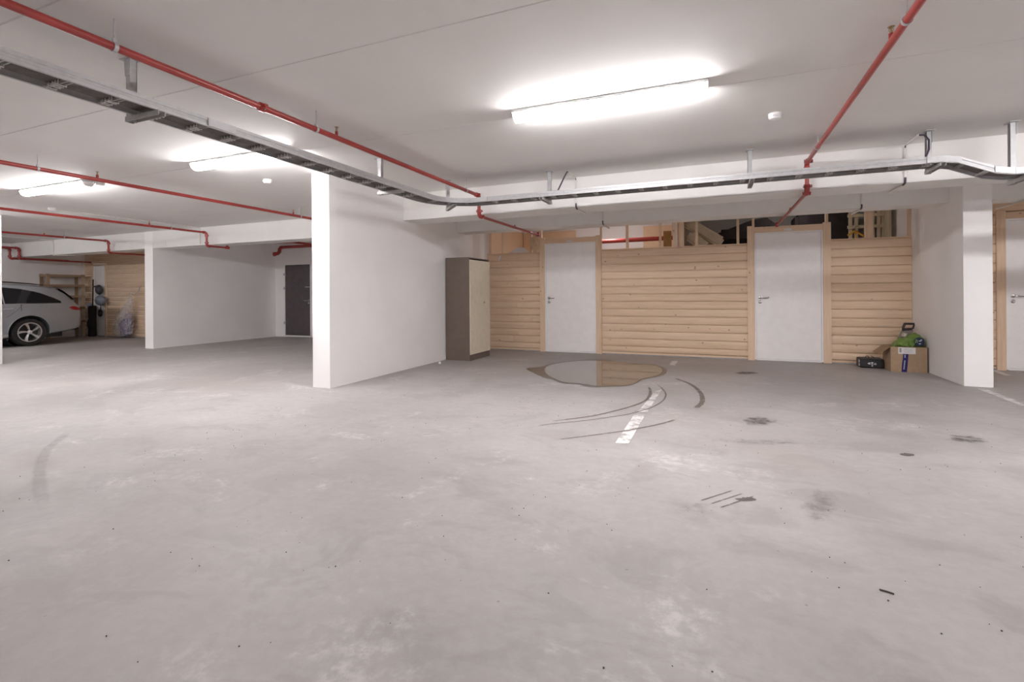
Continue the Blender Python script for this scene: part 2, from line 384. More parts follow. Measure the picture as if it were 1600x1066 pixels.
# ------------------------------------------------------------------ floor marks, puddle
PUD = [(-2.575, 6.774), (-2.597, 6.932), (-2.442, 7.074), (-2.441, 7.379), (-2.343, 7.663), (-2.065, 8.027), (-1.998, 8.199), (-1.632, 8.266), (-1.611, 8.025), (-1.423, 7.993), (-1.157, 7.898), (-0.94, 7.92), (-0.777, 7.729), (-0.665, 7.39), (-0.664, 7.017), (-0.734, 6.784), (-0.846, 6.611), (-0.907, 6.461), (-0.922, 6.215), (-1.006, 5.959), (-1.185, 5.893), (-1.365, 5.75), (-1.471, 5.786), (-1.565, 5.918), (-1.756, 5.87), (-1.927, 6.084), (-2.121, 6.206), (-2.297, 6.447)]
WAT = [(-2.317, 6.869), (-2.364, 7.225), (-2.294, 7.545), (-2.134, 7.778), (-1.942, 7.967), (-1.599, 7.97), (-1.411, 7.92), (-1.146, 7.827), (-0.955, 7.842), (-0.816, 7.663), (-0.74, 7.363), (-0.748, 6.916), (-0.854, 6.673), (-0.939, 6.538), (-0.942, 6.29), (-1.018, 6.032), (-1.199, 5.964), (-1.357, 5.883), (-1.473, 5.953), (-1.584, 5.992), (-1.768, 5.983), (-1.906, 6.155), (-2.111, 6.415)]
def smooth_loop(P, it=2):
    for _ in range(it):
        Q = []
        for i, p in enumerate(P):
            q = P[(i+1) % len(P)]; Q += [(.75*p[0]+.25*q[0], .75*p[1]+.25*q[1]), (.25*p[0]+.75*q[0], .25*p[1]+.75*q[1])]
        P = Q
    return P
def flat(name, loops, falls, z, mat, parent=None, center=True):
    # concentric loops (outer first) with a fall-off value for each; the last one is filled
    n = len(loops[0]); v = []; f = []; fa = []
    for L, a in zip(loops, falls):
        v += [(x, y, z) for x, y in L]; fa += [a]*n
    for k in range(len(loops)-1):
        for i in range(n): j = (i+1) % n; f.append((k*n+i, k*n+j, (k+1)*n+j, (k+1)*n+i))
    f.append(tuple((len(loops)-1)*n+i for i in range(n)))
    o = Vector((sum(p[0] for p in v)/len(v), sum(p[1] for p in v)/len(v), z)) if parent is None else ORG[parent]
    me = bpy.data.meshes.new(name); me.from_pydata([tuple(Vector(p)-o) for p in v], [], f); me.update(); me.materials.append(M[mat])
    at = me.attributes.new('fall', 'FLOAT', 'POINT')
    for i, a in enumerate(fa): at.data[i].value = a
    ob = bpy.data.objects.new(name, me); C.objects.link(ob)
    if parent is None: ob.location = o
    else: ob.parent = parent
    ORG[ob] = o; return ob
def scaled(P, s):
    cx = sum(p[0] for p in P)/len(P); cy = sum(p[1] for p in P)/len(P)
    return [(cx+(x-cx)*s, cy+(y-cy)*s) for x, y in P]
pd = thing('puddle', 'shallow water puddle with wet brown rim before the first white door', 'puddle', (-1.5, 6.9, 0))
SP = smooth_loop(PUD); flat('wet_rim', [scaled(SP, 1.03), SP, scaled(SP, .9)], [0, .35, .6], .0012, 'wet', pd)
SW = scaled(smooth_loop(WAT), 1.045); flat('water', [SW], [1], .0026, 'water', pd)
def ribbon(name, P, w, mat, label, z=.0016, width2=None):
    Q = [P[0]]
    pts = [Vector((x, y, 0)) for x, y in P]; D = []
    for i in range(len(pts)-1):               # Catmull-Rom
        a = pts[max(i-1, 0)]; b = pts[i]; c = pts[i+1]; d = pts[min(i+2, len(pts)-1)]
        for k in range(5):
            t = k/5; D.append(.5*((2*b)+(c-a)*t+(2*a-5*b+4*c-d)*t*t+(3*b-a-3*c+d)*t**3))
    D.append(pts[-1]); v = []; f = []; fa = []
    for i, p in enumerate(D):
        d = (D[min(i+1, len(D)-1)]-D[max(i-1, 0)]).normalized(); nrm = Vector((-d.y, d.x, 0)); t = i/(len(D)-1)
        ww = w*(1-t)+(width2 or w)*t; e = min(1, 6*t, 6*(1-t))
        for s, a in ((-1, 0), (-.4, .65), (.4, .65), (1, 0)): v.append(p+nrm*s*ww/2); fa.append(a*e)
    for i in range(len(D)-1):
        for k in range(3): f.append((i*4+k, i*4+k+1, i*4+5+k, i*4+4+k))
    o = Vector((D[0].x, D[0].y, z)); me = bpy.data.meshes.new(name)
    me.from_pydata([(p.x-o.x, p.y-o.y, 0) for p in v], [], f); me.update(); me.materials.append(M[mat])
    at = me.attributes.new('fall', 'FLOAT', 'POINT')
    for i, a in enumerate(fa): at.data[i].value = a
    ob = bpy.data.objects.new(name, me); C.objects.link(ob); ob.location = o
    return tag(ob, label, 'tyre mark')
ribbon('tyre_mark', [(-0.605, 6.831), (-0.474, 6.684), (-0.325, 6.437), (-0.212, 6.098), (-0.151, 5.736), (-0.135, 5.402), (-0.172, 5.122), (-0.226, 4.86)], .07, 'mark', 'widest brown wet tyre arc curving from the puddle across the painted line', .0016, .10)
ribbon('tyre_mark', [(-0.267, 4.716), (-0.349, 4.516), (-0.452, 4.335), (-0.597, 4.136), (-0.705, 4.009), (-0.886, 3.828), (-1.09, 3.635), (-1.275, 3.497)], .05, 'mark', 'faint thin tyre streak crossing the end of the painted line', .0019, .03)
ribbon('tyre_mark', [(-0.907, 6.461), (-0.788, 6.151), (-0.712, 5.86), (-0.678, 5.583), (-0.677, 5.278), (-0.738, 5.018), (-0.85, 4.757), (-0.982, 4.506), (-1.07, 4.377), (-1.196, 4.238), (-1.369, 4.084), (-1.536, 3.935)], .06, 'mark', 'innermost dark tyre arc leaving the puddle', .0016, .045)
ribbon('tyre_mark', [(-0.884, 6.508), (-0.732, 6.321), (-0.608, 6.033), (-0.522, 5.688), (-0.507, 5.427), (-0.523, 5.215), (-0.577, 4.968), (-0.646, 4.8), (-0.76, 4.578), (-0.937, 4.367), (-1.109, 4.184), (-1.293, 4.028), (-1.49, 3.817), (-1.663, 3.714)], .035, 'mark', 'thin tyre arc between the innermost and widest arcs', .0022, .03)
ribbon('tyre_mark', [(-5.07, 2.45), (-4.79, 2.22), (-4.50, 2.0), (-4.04, 1.76), (-3.575, 1.56), (-3.08, 1.374)], .10, 'markfaint', 'faint curved tyre trace on open floor away from the puddle', .0016, .12)
def blobs(name, c, rx, ry, ang, mat, label, seed, fall=.75, z=.0014, cat='stain'):
    rr = random.Random(seed); P = []
    for i in range(28):
        a = 2*math.pi*i/28; q = 1+.22*math.sin(2*a+rr.random()*.5)+rr.uniform(-.15, .15); x, y = rx*q*math.cos(a), ry*q*math.sin(a)
        P.append((c[0]+x*math.cos(ang)-y*math.sin(ang), c[1]+x*math.sin(ang)+y*math.cos(ang)))
    return tag(flat(name, [P, scaled(P, .72), scaled(P, .35)], [0, fall*.7, fall], z, mat), label, cat)
blobs('oil_stain', (.373, 7.512), .22, .16, .3, 'oil', 'dark brown oil stain before the middle of the pine wall', 1)
blobs('oil_stain', (.33, 4.75), .20, .20, .6, 'oil', 'dark splotchy stain on bare floor beyond the parallel scuff marks', 2, .62)
blobs('oil_stain', (1.739, 4.737), .17, .17, .3, 'oil', 'grey-black smudge on the floor ahead of the short partition wall', 3, .62)
blobs('oil_stain', (1.202, 4.132), .055, .045, .1, 'oil', 'small dark round spot on the floor', 4, 1.2)
blobs('dirt_smear', (.50, 3.0), .10, .34, -.12, 'smear', 'long grey dirt smear beside the black crumbs', 5, .6, .0014)
blobs('dirt_smear', (-.1, 2.72), .16, .10, .5, 'smear', 'grey dirt smear at the end of the parallel scuff marks', 6, .5)
blobs('dirt_smear', (1.3, 6.9), 1.5, 1.0, .1, 'smear', 'broad brownish damp patch before the second white door', 8, .12, .0011)
blobs('dirt_smear', (.3, 4.1), .5, .12, .2, 'smear', 'row of faint grey smears across the bare floor', 9, .5, .0013)
for k in range(3):
    o = .05*k; ribbon('scuff_mark', [(.10+o, 3.06-o*.5), (.0+o, 2.93-o*.5), (-.10+o, 2.80-o*.5)], .018, 'mark', 'one of three parallel dark scuff marks on the floor', .0018)['group'] = 'parallel scuff marks'
blobs('oil_stain', (.145, 2.93), .06, .035, .2, 'oil', 'small black smudge touching the parallel scuff marks', 11, 1.1, .0021)
def strip(label, quads):
    mb = MB()
    for q in quads: b = len(mb.v); mb.v += [(x, y, z) for z in (.0002, .0016) for x, y in q]; mb.f += [(b+4, b+5, b+6, b+7), (b, b+1, b+5, b+4), (b+1, b+2, b+6, b+5), (b+2, b+3, b+7, b+6), (b+3, b, b+4, b+7)]
    return tag(mb.build('parking_line', 'paint'), label, 'floor marking')
strip('worn white parking line running towards the puddle', [[(-.70, 3.68), (-.605, 3.69), (-.605, 4.64), (-.70, 4.62)]])
strip('scuffed remains of the white parking line between the tyre arcs', [[(-.685, 4.72), (-.60, 4.75), (-.585, 5.9), (-.645, 5.75)]])
strip('short white dash of parking line close to the pine wall', [[(-.675, 7.9), (-.58, 7.93), (-.58, 8.45), (-.675, 8.42)]])
strip('white parking line starting at the end of the short partition wall', [[(2.70, 5.0), (2.80, 5.0), (2.82, 7.22), (2.74, 7.20)]])
strip('short white parking line before the door beyond the short partition', [[(3.50, 8.45), (3.58, 8.45), (3.62, 8.94), (3.54, 8.94)]])
# ------------------------------------------------------------------ lamps
def make_lamp():
    x0, y0 = 0, 0; L, W = 1.47, .135; z = ZC
    t = thing('ceiling_lamp', '', 'lamp', (x0+L/2, y0+W/2, z), 'tube lamps along the ceiling')
    B(x0-.004, x0+L+.004, y0-.010, y0+W+.010, z-.022, z-.0005).build('base_plate', 'lampbase', t)
    pr = [(y0, z-.0225), (y0+.001, z-.034), (y0+.012, z-.056), (y0+.032, z-.073), (y0+.052, z-.079), (y0+W-.052, z-.079), (y0+W-.032, z-.073), (y0+W-.012, z-.056), (y0+W-.001, z-.034), (y0+W, z-.0225)]
    MB().prism(pr, x0+.006, x0+L-.006, 'x').build('diffuser', 'lamp', t)
    for a in (x0, x0+L-.005): MB().prism(pr, a, a+.005, 'x').build('end_cap', 'plastic', t)
    return t
LP = make_lamp(); L0 = Vector((.735, .0675, ZC))
lamps = [(-1.51, 3.67, 'lit white tube lamp on the ceiling above the open floor before the puddle'), (-5.37, 3.665, 'lit tube lamp partly hidden behind the steel cable ladder'), (-8.86, 3.66, 'lit tube lamp behind a red pipe near the dark door bay'),
         (-12.4, 3.66, None), (-16.0, 3.66, None), (-19.7, 3.66, None), (2.45, 3.67, None), (5.9, 3.67, None),
         (-8.86, -3.6, None), (-1.51, -3.6, None), (5.9, -3.6, None)]  # this last row is unseen, added behind the camera to even out the light
for i, (x, y, lab) in enumerate(lamps):
    lab = lab or ('unseen tube lamp added behind the camera as fill light' if y < 0 else 'lit tube lamp further along the ceiling row')
    if i == 0: LP.location = Vector((x, y, 0))+L0; LP['label'] = lab
    else: copy_tree(LP, Vector((x, y, 0))+L0, lab)
t = thing('bulkhead_lamp', 'small hidden fill lamp added to brighten the second storage room', 'lamp', (1.2, 9.5, ZC))  # hidden lamp added only to lift the dim second storage room
MB().lathe([(.06, -.001), (.06, -.02)], (1.2, 9.5, ZC), 'z', 20).build('base', 'plastic', t)
MB().lathe([(.05, -.02), (.045, -.04), (.025, -.05), (.001, -.055)], (1.2, 9.5, ZC), 'z', 20, False).build('globe', 'lamp', t)
t = thing('bulkhead_lamp', 'round lit lamp inside the first storage room', 'lamp', (-2.0, 9.6, ZC))
MB().lathe([(.11, -.001), (.11, -.02)], (-2.0, 9.6, ZC), 'z', 20).build('base', 'plastic', t)
MB().lathe([(.10, -.02), (.09, -.05), (.05, -.075), (.001, -.08)], (-2.0, 9.6, ZC), 'z', 20, False).build('globe', 'lamp', t)
def detector(x, y, label):
    t = thing('smoke_detector', label, 'smoke detector', (x, y, ZC))
    MB().lathe([(.052, 0), (.052, -.012)], (x, y, ZC), 'z', 24).build('base', 'plastic', t, True)
    MB().lathe([(.05, -.012), (.05, -.03), (.042, -.044), (.02, -.05), (.0, -.05)], (x, y, ZC), 'z', 24, False).build('cover', 'plastic', t, True)
    MB().box(x-.02, x+.02, y-.056, y-.048, ZC-.032, ZC-.018).build('test_button', 'lampbase', t)
detector(.464, 4.617, 'round white smoke detector between the front lamp and the right red pipe')
detector(-5.296, 4.62, 'round white smoke detector beside the white partition wall end')
detector(-10.2, 4.63, 'round white smoke detector with a conduit leading from it')
detector(-7.34, 3.83, 'round white sensor at the end of the far lamp')

# ------------------------------------------------------------------ cable ladder
ZB = 2.24
def path(off, dz=0.0, n=12):
    # centre line shifted by off to the inside of the bend; returns named runs
    ci = (-2.67, 4.97); r = .54-off
    run1 = [(-3.21+off, -3.2, ZB+dz), (-3.21+off, 4.97, ZB+dz)]
    bend = [(ci[0]-r*math.cos(math.pi/2*i/n), ci[1]+r*math.sin(math.pi/2*i/n), ZB+dz) for i in range(n+1)]
    y = 5.51-off
    return dict(run1=run1, bend=bend, run2=[(-2.67, y, ZB+dz), (1.83, y, ZB+dz)], slope=[(1.83, y, ZB+dz), (1.95, y, ZB+dz-.022), (2.19, y, ZB+dz-.133), (2.31, y, ZB+dz-.155)], run3=[(2.31, y, ZB+dz-.155), (8.9, y, ZB+dz-.155)])
def sweep(P, prof):
    rings = []
    for i, p in enumerate(P):
        a = Vector(P[max(i-1, 0)]); b = Vector(P[min(i+1, len(P)-1)]); d = b-a; d.z = 0; d.normalize(); nr = Vector((d.y, -d.x, 0))
        rings.append([Vector(p)+nr*u+Vector((0, 0, v)) for u, v in prof])
    return MB().rings(rings)
tr = thing('cable_ladder', 'galvanised steel cable ladder bending along the beam under the ceiling', 'cable tray', (-3.21, 3, ZB))
rp = [(0, 0), (.0, .018), (-.004, .022), (-.004, .034), (0, .038), (0, .058), (-.018, .058), (-.018, .054), (-.007, .054), (-.007, .004), (-.018, .004), (-.018, 0)]
for s in (1, -1):
    pr = [(u*s, v) for u, v in rp]; pp = path(.12*s)
    for k in ('run1', 'bend', 'run2', 'slope', 'run3'): sweep(pp[k], pr).build('side_rail', 'steel', tr, k == 'bend')
rg = None
def rung(x, y, z, alongx):
    mb = MB(); h = .118
    for o in (-.014, .008): 
        if alongx: mb.box(x-h, x+h, y+o, y+o+.006, z+.006, z+.022)
        else: mb.box(x+o, x+o+.006, y-h, y+h, z+.006, z+.022)
    if alongx: mb.box(x-h, x+h, y-.014, y+.014, z+.022, z+.025)
    else: mb.box(x-.014, x+.014, y-h, y+h, z+.022, z+.025)
    return mb.build('rung', 'steelm', tr)
ry = [-3+.25*i for i in range(32)]; rx = [-2.5+.25*i for i in range(18)]
for y in ry: rung(-3.21, y, ZB, True)
for x in rx: rung(x, 5.51, ZB, False)
for a in (22, 45, 68):
    c = math.cos(R(a)); s_ = math.sin(R(a)); mb = MB()
    for o in (-.014, .008): mb.box(-2.67-.66, -2.67-.425, 4.97+o, 4.97+o+.006, ZB+.006, ZB+.022)
    mb.box(-2.67-.66, -2.67-.425, 4.97-.014, 4.97+.014, ZB+.022, ZB+.025); mb.rot(-R(a), 'Z', (-2.67, 4.97, ZB)); mb.build('rung', 'steelm', tr)
for x, dz in ((1.99, -.038), (2.15, -.115)): rung(x, 5.51, ZB+dz, False)
for i in range(26): rung(2.45+.25*i, 5.51, ZB-.155, False)
def jp(x0, x1, y0, y1, z0, z1): B(x0, x1, y0, y1, z0, z1).build('joint_plate', 'steel', tr)
jp(-3.0895, -3.082, 2.23, 2.43, ZB+.004, ZB+.054); jp(-2.75, -2.55, 5.382, 5.3895, ZB+.002, ZB+.056); jp(-.47, -.22, 5.382, 5.3895, ZB+.006, ZB+.05)
jp(1.72, 1.83, 5.380, 5.3895, ZB+.004, ZB+.056); jp(2.31, 2.42, 5.380, 5.3895, ZB-.151, ZB-.099)
MB().rings([[(1.83, y, ZB+a), (1.83, y, ZB+b)] + [(1.83, y-.006, ZB+b), (1.83, y-.006, ZB+a)] for y, a, b in ((5.389, .004, .056),)] + [[(1.96, 5.389, ZB-.02), (1.96, 5.389, ZB+.032), (1.96, 5.383, ZB+.032), (1.96, 5.383, ZB-.02)]]).build('joint_plate', 'steel', tr)
MB().rings([[(2.18, 5.389, ZB-.125), (2.18, 5.389, ZB-.073), (2.18, 5.383, ZB-.073), (2.18, 5.383, ZB-.125)], [(2.31, 5.389, ZB-.151), (2.31, 5.389, ZB-.099), (2.31, 5.383, ZB-.099), (2.31, 5.383, ZB-.151)]]).build('joint_plate', 'steel', tr)
# white cable ties round rung and cables
def tie_mesh():
    mb = MB(); mb.box(-.004, .004, -.019, -.0165, -.004, .03); mb.box(-.004, .004, .0165, .019, -.004, .03); mb.box(-.004, .004, -.019, .019, -.0065, -.004); mb.box(-.005, .005, -.026, -.018, -.008, .0); mb.box(-.0015, .0015, -.04, -.024, -.006, -.003); return mb
t0 = None
for y in ry:
    if y < .5: continue
    for k, dx in enumerate((-.085, -.05, -.02, .01)):
        l = Vector((-3.21+dx+random.uniform(-.006, .006), y, ZB+.006)) - ORG[tr]
        if t0 is None:
            t0 = tie_mesh(); me_o = ORG[tr]; t0.v = [tuple(Vector(p)+me_o) for p in t0.v]; t0 = t0.build('cable_tie', 'plastic', tr); t0.location = l
        else: part_copy(t0, tr, l)
for x in rx:
    for dy in (-.05, .02):
        c = part_copy(t0, tr, Vector((x, 5.51+dy, ZB+.006))-ORG[tr]); c.rotation_euler.z = math.pi/2
# cables lying in the ladder
for i in range(9):
    off = -.088+.0215*i; pp = path(off, .025+.0115)
    P = [(x, y+0, z) for x, y, z in pp['run1']] + pp['bend'][1:] + pp['run2'][1:] + pp['slope'][1:] + pp['run3'][1:]
    tag(MB().tube(P, .0105, 8).build('power_cable', 'cable', None, True), 'dark grey power cable lying in the steel cable ladder', 'cable', 'cables in the ladder')
def bracket(x, y, label, zb=ZB, along='x', ang=0, arm=(-.03, .29)):
    t = thing('tray_bracket', label, 'bracket', (x, y, ZC)); w = .02; st = 0
    parts = []
    mb = B(x-.06, x+.05, y-.035, y+.035, ZC-.006, ZC-.0004); parts.append(('ceiling_plate', mb))
    mb = MB().prism([(x-.033, ZC-.006), (x+.033, ZC-.006), (x+.023, ZC-.11), (x-.023, ZC-.11)], y-w-.004, y-w-.001, 'y'); parts.append(('gusset', mb))
    mb = B(x-w, x-w+.003, y-w, y+w, zb-.035, ZC-.006); mb.box(x+w-.003, x+w, y-w, y+w, zb-.035, ZC-.006); mb.box(x-w+.003, x+w-.003, y-w, y-w+.003, zb-.035, ZC-.006)
    mb.box(x-w-.0, x-.008, y+w-.003, y+w, zb-.035, ZC-.006); mb.box(x+.008, x+w, y+w-.003, y+w, zb-.035, ZC-.006); parts.append(('post', mb))
    if along == 'x': mb = MB().prism([(y-.021, zb-.001), (y+.021, zb-.001), (y+.021, zb-.032), (y+.017, zb-.032), (y+.017, zb-.006), (y-.017, zb-.006), (y-.017, zb-.032), (y-.021, zb-.032)], x+arm[0], x+arm[1], 'x')
    else: mb = MB().prism([(x-.021, zb-.001), (x+.021, zb-.001), (x+.021, zb-.032), (x+.017, zb-.032), (x+.017, zb-.006), (x-.017, zb-.006), (x-.017, zb-.032), (x-.021, zb-.032)], y-arm[1], y-arm[0], 'y')
    parts.append(('arm', mb))
    for nme, m_ in parts:
        if along == 'y' and nme != 'arm': m_.rot(R(90), 'Z', (x, y, 0))
        if ang: m_.rot(ang, 'Z', (x, y, 0))
        m_.build(nme, 'steel' if nme != 'arm' else 'steelm', t)
for y in (-.6,): bracket(-3.365, y, 'steel ceiling bracket holding the straight end of the cable ladder over the lane')
bracket(-3.365, 1.93, 'steel ceiling bracket of the cable ladder below the red pipe clamp')
bracket(-3.365, 4.40, 'steel ceiling bracket of the cable ladder beside the partition wall end')
bracket(-3.22, 5.60, 'steel ceiling bracket at the bend of the cable ladder', ang=R(-45), arm=(-.03, .33))
bracket(-1.86, 5.70, 'slim steel bracket of the cable ladder nearest its bend along the beam', along='y', arm=(-.03, .33))
bracket(.335, 5.70, 'slim steel bracket of the cable ladder beside the right red pipe', along='y', arm=(-.03, .33))
bracket(1.83, 5.70, 'steel bracket where the cable ladder starts to step down', along='y', arm=(-.03, .33))
bracket(2.42, 5.70, 'long steel bracket where the cable ladder has stepped down', zb=ZB-.155, along='y', arm=(-.03, .33))

# ------------------------------------------------------------------ sprinkler pipes
def coupling(t, c, axis, r):
    mb = MB()
    prof = [(r*1.05, -.024), (r*1.38, -.022), (r*1.42, 0), (r*1.38, .022), (r*1.05, .024)]
    mb.lathe(prof, c, axis, 16)
    for s in (-1, 1):
        if axis == 'y': mb.box(c[0]+s*r*1.25-.008, c[0]+s*r*1.25+.008+s*.012, c[1]-.012, c[1]+.012, c[2]-.016, c[2]+.016)
        else: mb.box(c[0]+s*r*1.25-.008, c[0]+s*r*1.25+.008+s*.012, c[1]-.016, c[1]+.016, c[2]-.012, c[2]+.012)
    o = mb.build('coupling', 'red', t, True)
    for s in (-1, 1):
        x = c[0]+s*(r*1.25+.006); b = MB()
        if axis == 'y': b.tube([(x, c[1], c[2]-.024), (x, c[1], c[2]+.024)], .0045, 6)
        else: b.tube([(x, c[1]-.024, c[2]), (x, c[1]+.024, c[2])], .0045, 6)
        b.build('bolt', 'steel', o)
def sprinkler(t, x, y, z, r):
    mb = MB().lathe([(.013, r*.6), (.013, r+.03), (.009, r+.032)], (x, y, z), 'z', 12); o = mb.build('sprinkler_head', 'red', t, True)
    mb = MB().lathe([(.008, r+.032), (.008, r+.042), (.004, r+.044), (.004, r+.062), (.016, r+.064), (.018, r+.067), (.002, r+.068)], (x, y, z), 'z', 12)
    for s in (-1, 1): mb.tube([(x+s*.007, y, z+r+.04), (x+s*.012, y, z+r+.05), (x+s*.004, y, z+r+.062)], .002, 5)
    mb.build('deflector', 'brass', o, True)
def hanger(t, x, y, z, r):
    mb = MB().lathe([(r+.0005, -.010), (r+.004, -.010), (r+.004, .010), (r+.0005, .010)], (x, y, z), 'y', 16, False); mb.box(x-.008, x+.008, y-.009, y+.009, z+r+.002, z+r+.022)
    o = mb.build('pipe_clamp', 'steel', t, True)
    MB().tube([(x, y, z+r+.018), (x, y, ZC-.001)], .004, 6).build('hanger_rod', 'steel', o, True)
def pipe_run(label, X, z, y0, yd, zl, y1, r=.022, xl=None, hang=(), heads=(), coup=(), lowheads=(), end=None):
    t = thing('sprinkler_pipe', label, 'pipe', (X, (y0+yd)/2, z)); e = .045
    MB().tube([(X, y0, z), (X, yd-e, z)], r, 12).build('pipe', 'red', t, True)
    if zl is not None:
        MB().tube([(X, yd-e-.01, z)] + [(X, yd-e+e*math.sin(R(a)), z-e+e*math.cos(R(a))) for a in range(0, 91, 15)] + [(X, yd, z-e-.01)], r*1.22, 12).build('elbow', 'red', t, True)
        MB().tube([(X, yd, z-e), (X, yd, zl+e)], r, 12).build('pipe', 'red', t, True)
        MB().tube([(X, yd, zl+e+.01)] + [(X, yd+e-e*math.cos(R(a)), zl+e-e*math.sin(R(a))) for a in range(0, 91, 15)] + [(X, yd+e+.01, zl)], r*1.22, 12).build('elbow', 'red', t, True)
        MB().tube([(X, yd+e, zl), (X, y1, zl)], r*.9, 12).build('pipe', 'red', t, True)
        coupling(t, (X, yd-e-.015, z), 'y', r); coupling(t, (X, yd, z-e-.02), 'z', r); coupling(t, (X, yd, zl+e+.02), 'z', r); coupling(t, (X, yd+e+.02, zl), 'y', r*.95)
        for y in lowheads: sprinkler_low(t, X, y, zl, r*.9)
        if end == 'tee': MB().lathe([(r*1.3, -.05), (r*1.3, .03), (r*1.1, .035)], (X, y1-.02, zl), 'y', 14).build('tee', 'red', t, True); MB().tube([(X, y1-.03, zl), (X+.0, y1-.03, zl+.05)], r*1.1, 10).build('tee', 'red', t, True)
    for y in hang: hanger(t, X, y, z, r)
    for y in heads: sprinkler(t, X, y, z, r)
    for y in coup: coupling(t, (X, y, z), 'y', r)
    return t
def sprinkler_low(t, x, y, z, r):
    MB().lathe([(.013, r*.6), (.012, r+.01), (.006, r+.012), (.004, r+.018), (.012, r+.02), (.012, r+.022)], (x, y, z), 'z', 10).build('sprinkler_head', 'red', t, True)
pipe_run('red sprinkler pipe above the steel cable ladder', -2.95, 2.447, -4, 5.97, 2.172, 8.40, hang=(-1.5, 1.61, 3.04, 5.6), heads=(3.27, .2), coup=(2.53,), lowheads=(7.25,), end='tee')
pipe_run('red sprinkler pipe crossing the ceiling right of the smoke detector towards the second white door', .9, 2.487, -4, 6.02, 2.172, 8.85, .0205, hang=(-1.0, 3.06, 5.42), heads=(3.3, .5), lowheads=(7.3,), end='tee')
pipe_run('red sprinkler pipe passing in front of the far lamp', -6.47, 2.445, -4, 7.1, 2.16, 9.6, hang=(2.82, 6.3), heads=(3.35, 6.15), coup=(1.0,))
pipe_run('red sprinkler pipe dropping under the beam at the white partition of the dark door bay', -9.87, 2.445, -4, 7.08, 2.165, 7.58, hang=(2.9, 6.35), heads=(5.95,), end='tee')
pipe_run('red sprinkler pipe above the silver car dropping at the pine wall', -13.42, 2.445, -4, 7.17, 2.165, 8.96, hang=(3.0, 6.3), heads=(5.95,))
pipe_run('longer of two red pipes dropping along the wall behind the car', -17.66, 2.445, 4.1, 7.09, 2.165, 8.96, .026)
pipe_run('shorter of two red pipes dropping along the wall behind the car', -17.46, 2.445, 4.1, 7.20, 2.165, 8.3, .026)
t = thing('sprinkler_pipe', 'thick red pipe with downward elbow above the dark grey door', 'pipe', (-9, 9.9, 2.4)); r = .04
MB().tube([(-4.54, 9.95, 2.42), (-10.95, 9.95, 2.42)][::1], r, 12).build('pipe', 'red', t, True)
MB().tube([(-10.88, 9.95, 2.42), (-10.93, 9.95, 2.41), (-10.96, 9.94, 2.37), (-10.96, 9.93, 2.30), (-10.965, 9.88, 2.25), (-10.98, 9.80, 2.23)], r*1.2, 12).build('elbow', 'red', t, True)
MB().tube([(-10.98, 9.81, 2.23), (-10.985, 9.77, 2.225)], r*1.45, 12).build('end_cap', 'red', t, True)
MB().tube([(-10.2, 8.9, 2.43), (-9.7, 9.2, 2.44), (-9.2, 9.6, 2.36), (-7.6, 9.7, 2.33), (-7.5, 9.93, 2.38)], .028, 10).build('branch', 'red', t, True)

def place(o, loc, size=1.0):      # final spot of a thing and its size against the numbers it was built with
    o.location = loc; o.scale = (size, size, size)
place(t, (-9.45, 10.395, 2.464), 1.05)
# ------------------------------------------------------------------ conduits
def conduit(X, cab, label, label2):
    t = thing('cable_conduit', label, 'conduit', (X, 6.1, 2.4)); r = .0125; t1 = t
    t2 = thing('cable_conduit', label2, 'conduit', (X, 7.7, 2.4))
    for P in ([(X, 5.74, ZC-.014), (X, 6.06, ZC-.014)], [(X, 6.101, 2.56), (X, 6.101, 2.265)], [(X, 6.17, 2.2015), (X, 6.58, 2.2015)], [(X, 7.706, 2.56), (X, 7.706, 2.26)], [(X, 7.76, 2.2015), (X, 8.20, 2.2015)]):
        MB().tube(P, r, 8).build('conduit_tube', 'conduit', t2 if P[0][1] > 7 else t1, True)
    for y in (6.115, 7.72):
        t = t2 if y > 7 else t1
        MB().tube([(X, y-.012, 2.275), (X, y-.014, 2.235), (X, y-.004, 2.210), (X, y+.03, 2.203), (X, y+.07, 2.2035)], .0095, 8).build('cable', 'cablep', t, True)
        B(X-.022, X+.022, y-.006, y-.0005, 2.315, 2.327).build('conduit_clip', 'conduit', t)
    t = t1
    MB().tube([(X, 6.05, ZC-.014), (X, 6.095, ZC-.018), (X, 6.103, ZC-.05)], .006, 8).build('cable', 'cablep', t, True)
    MB().tube(cab, .0085, 8).build('cable', 'cablep', t, True)
conduit(-1.64, [(-1.64, 5.76, 2.589), (-1.645, 5.72, 2.58), (-1.66, 5.66, 2.51), (-1.69, 5.57, 2.38), (-1.72, 5.53, 2.29)], 'white conduit with black cable beside the slim bracket near the ladder bend', 'white conduit crossing the second beam above the first plank panel')
conduit(1.773, [(1.773, 5.76, 2.589), (1.80, 5.70, 2.57), (1.81, 5.62, 2.50), (1.79, 5.56, 2.40), (1.74, 5.52, 2.29)], 'white conduit with curved black cable where the ladder steps down', 'white conduit crossing the second beam near the yellow hanger')
def smallconduit(P, label): tag(MB().tube(P, .011, 8).build('cable_conduit', 'conduit', None, True), label, 'conduit')
smallconduit([(-10.3, 4.72, ZC-.012), (-10.3, 7.2, ZC-.012), (-10.3, 7.237, ZC-.03), (-10.3, 7.237, 2.24)], 'long white conduit on the ceiling leading from the far smoke detector')
smallconduit([(-15.9, 5.2, ZC-.012), (-15.9, 7.2, ZC-.012), (-15.9, 7.237, ZC-.03), (-15.9, 7.237, 2.19), (-15.85, 7.26, 2.20), (-15.3, 7.5, 2.20)], 'white conduit on the beam above the silver car')
smallconduit([(3.45, 7.76, 2.2035), (3.45, 8.5, 2.2035)], 'short white conduit under the beam before the door beyond the partition')
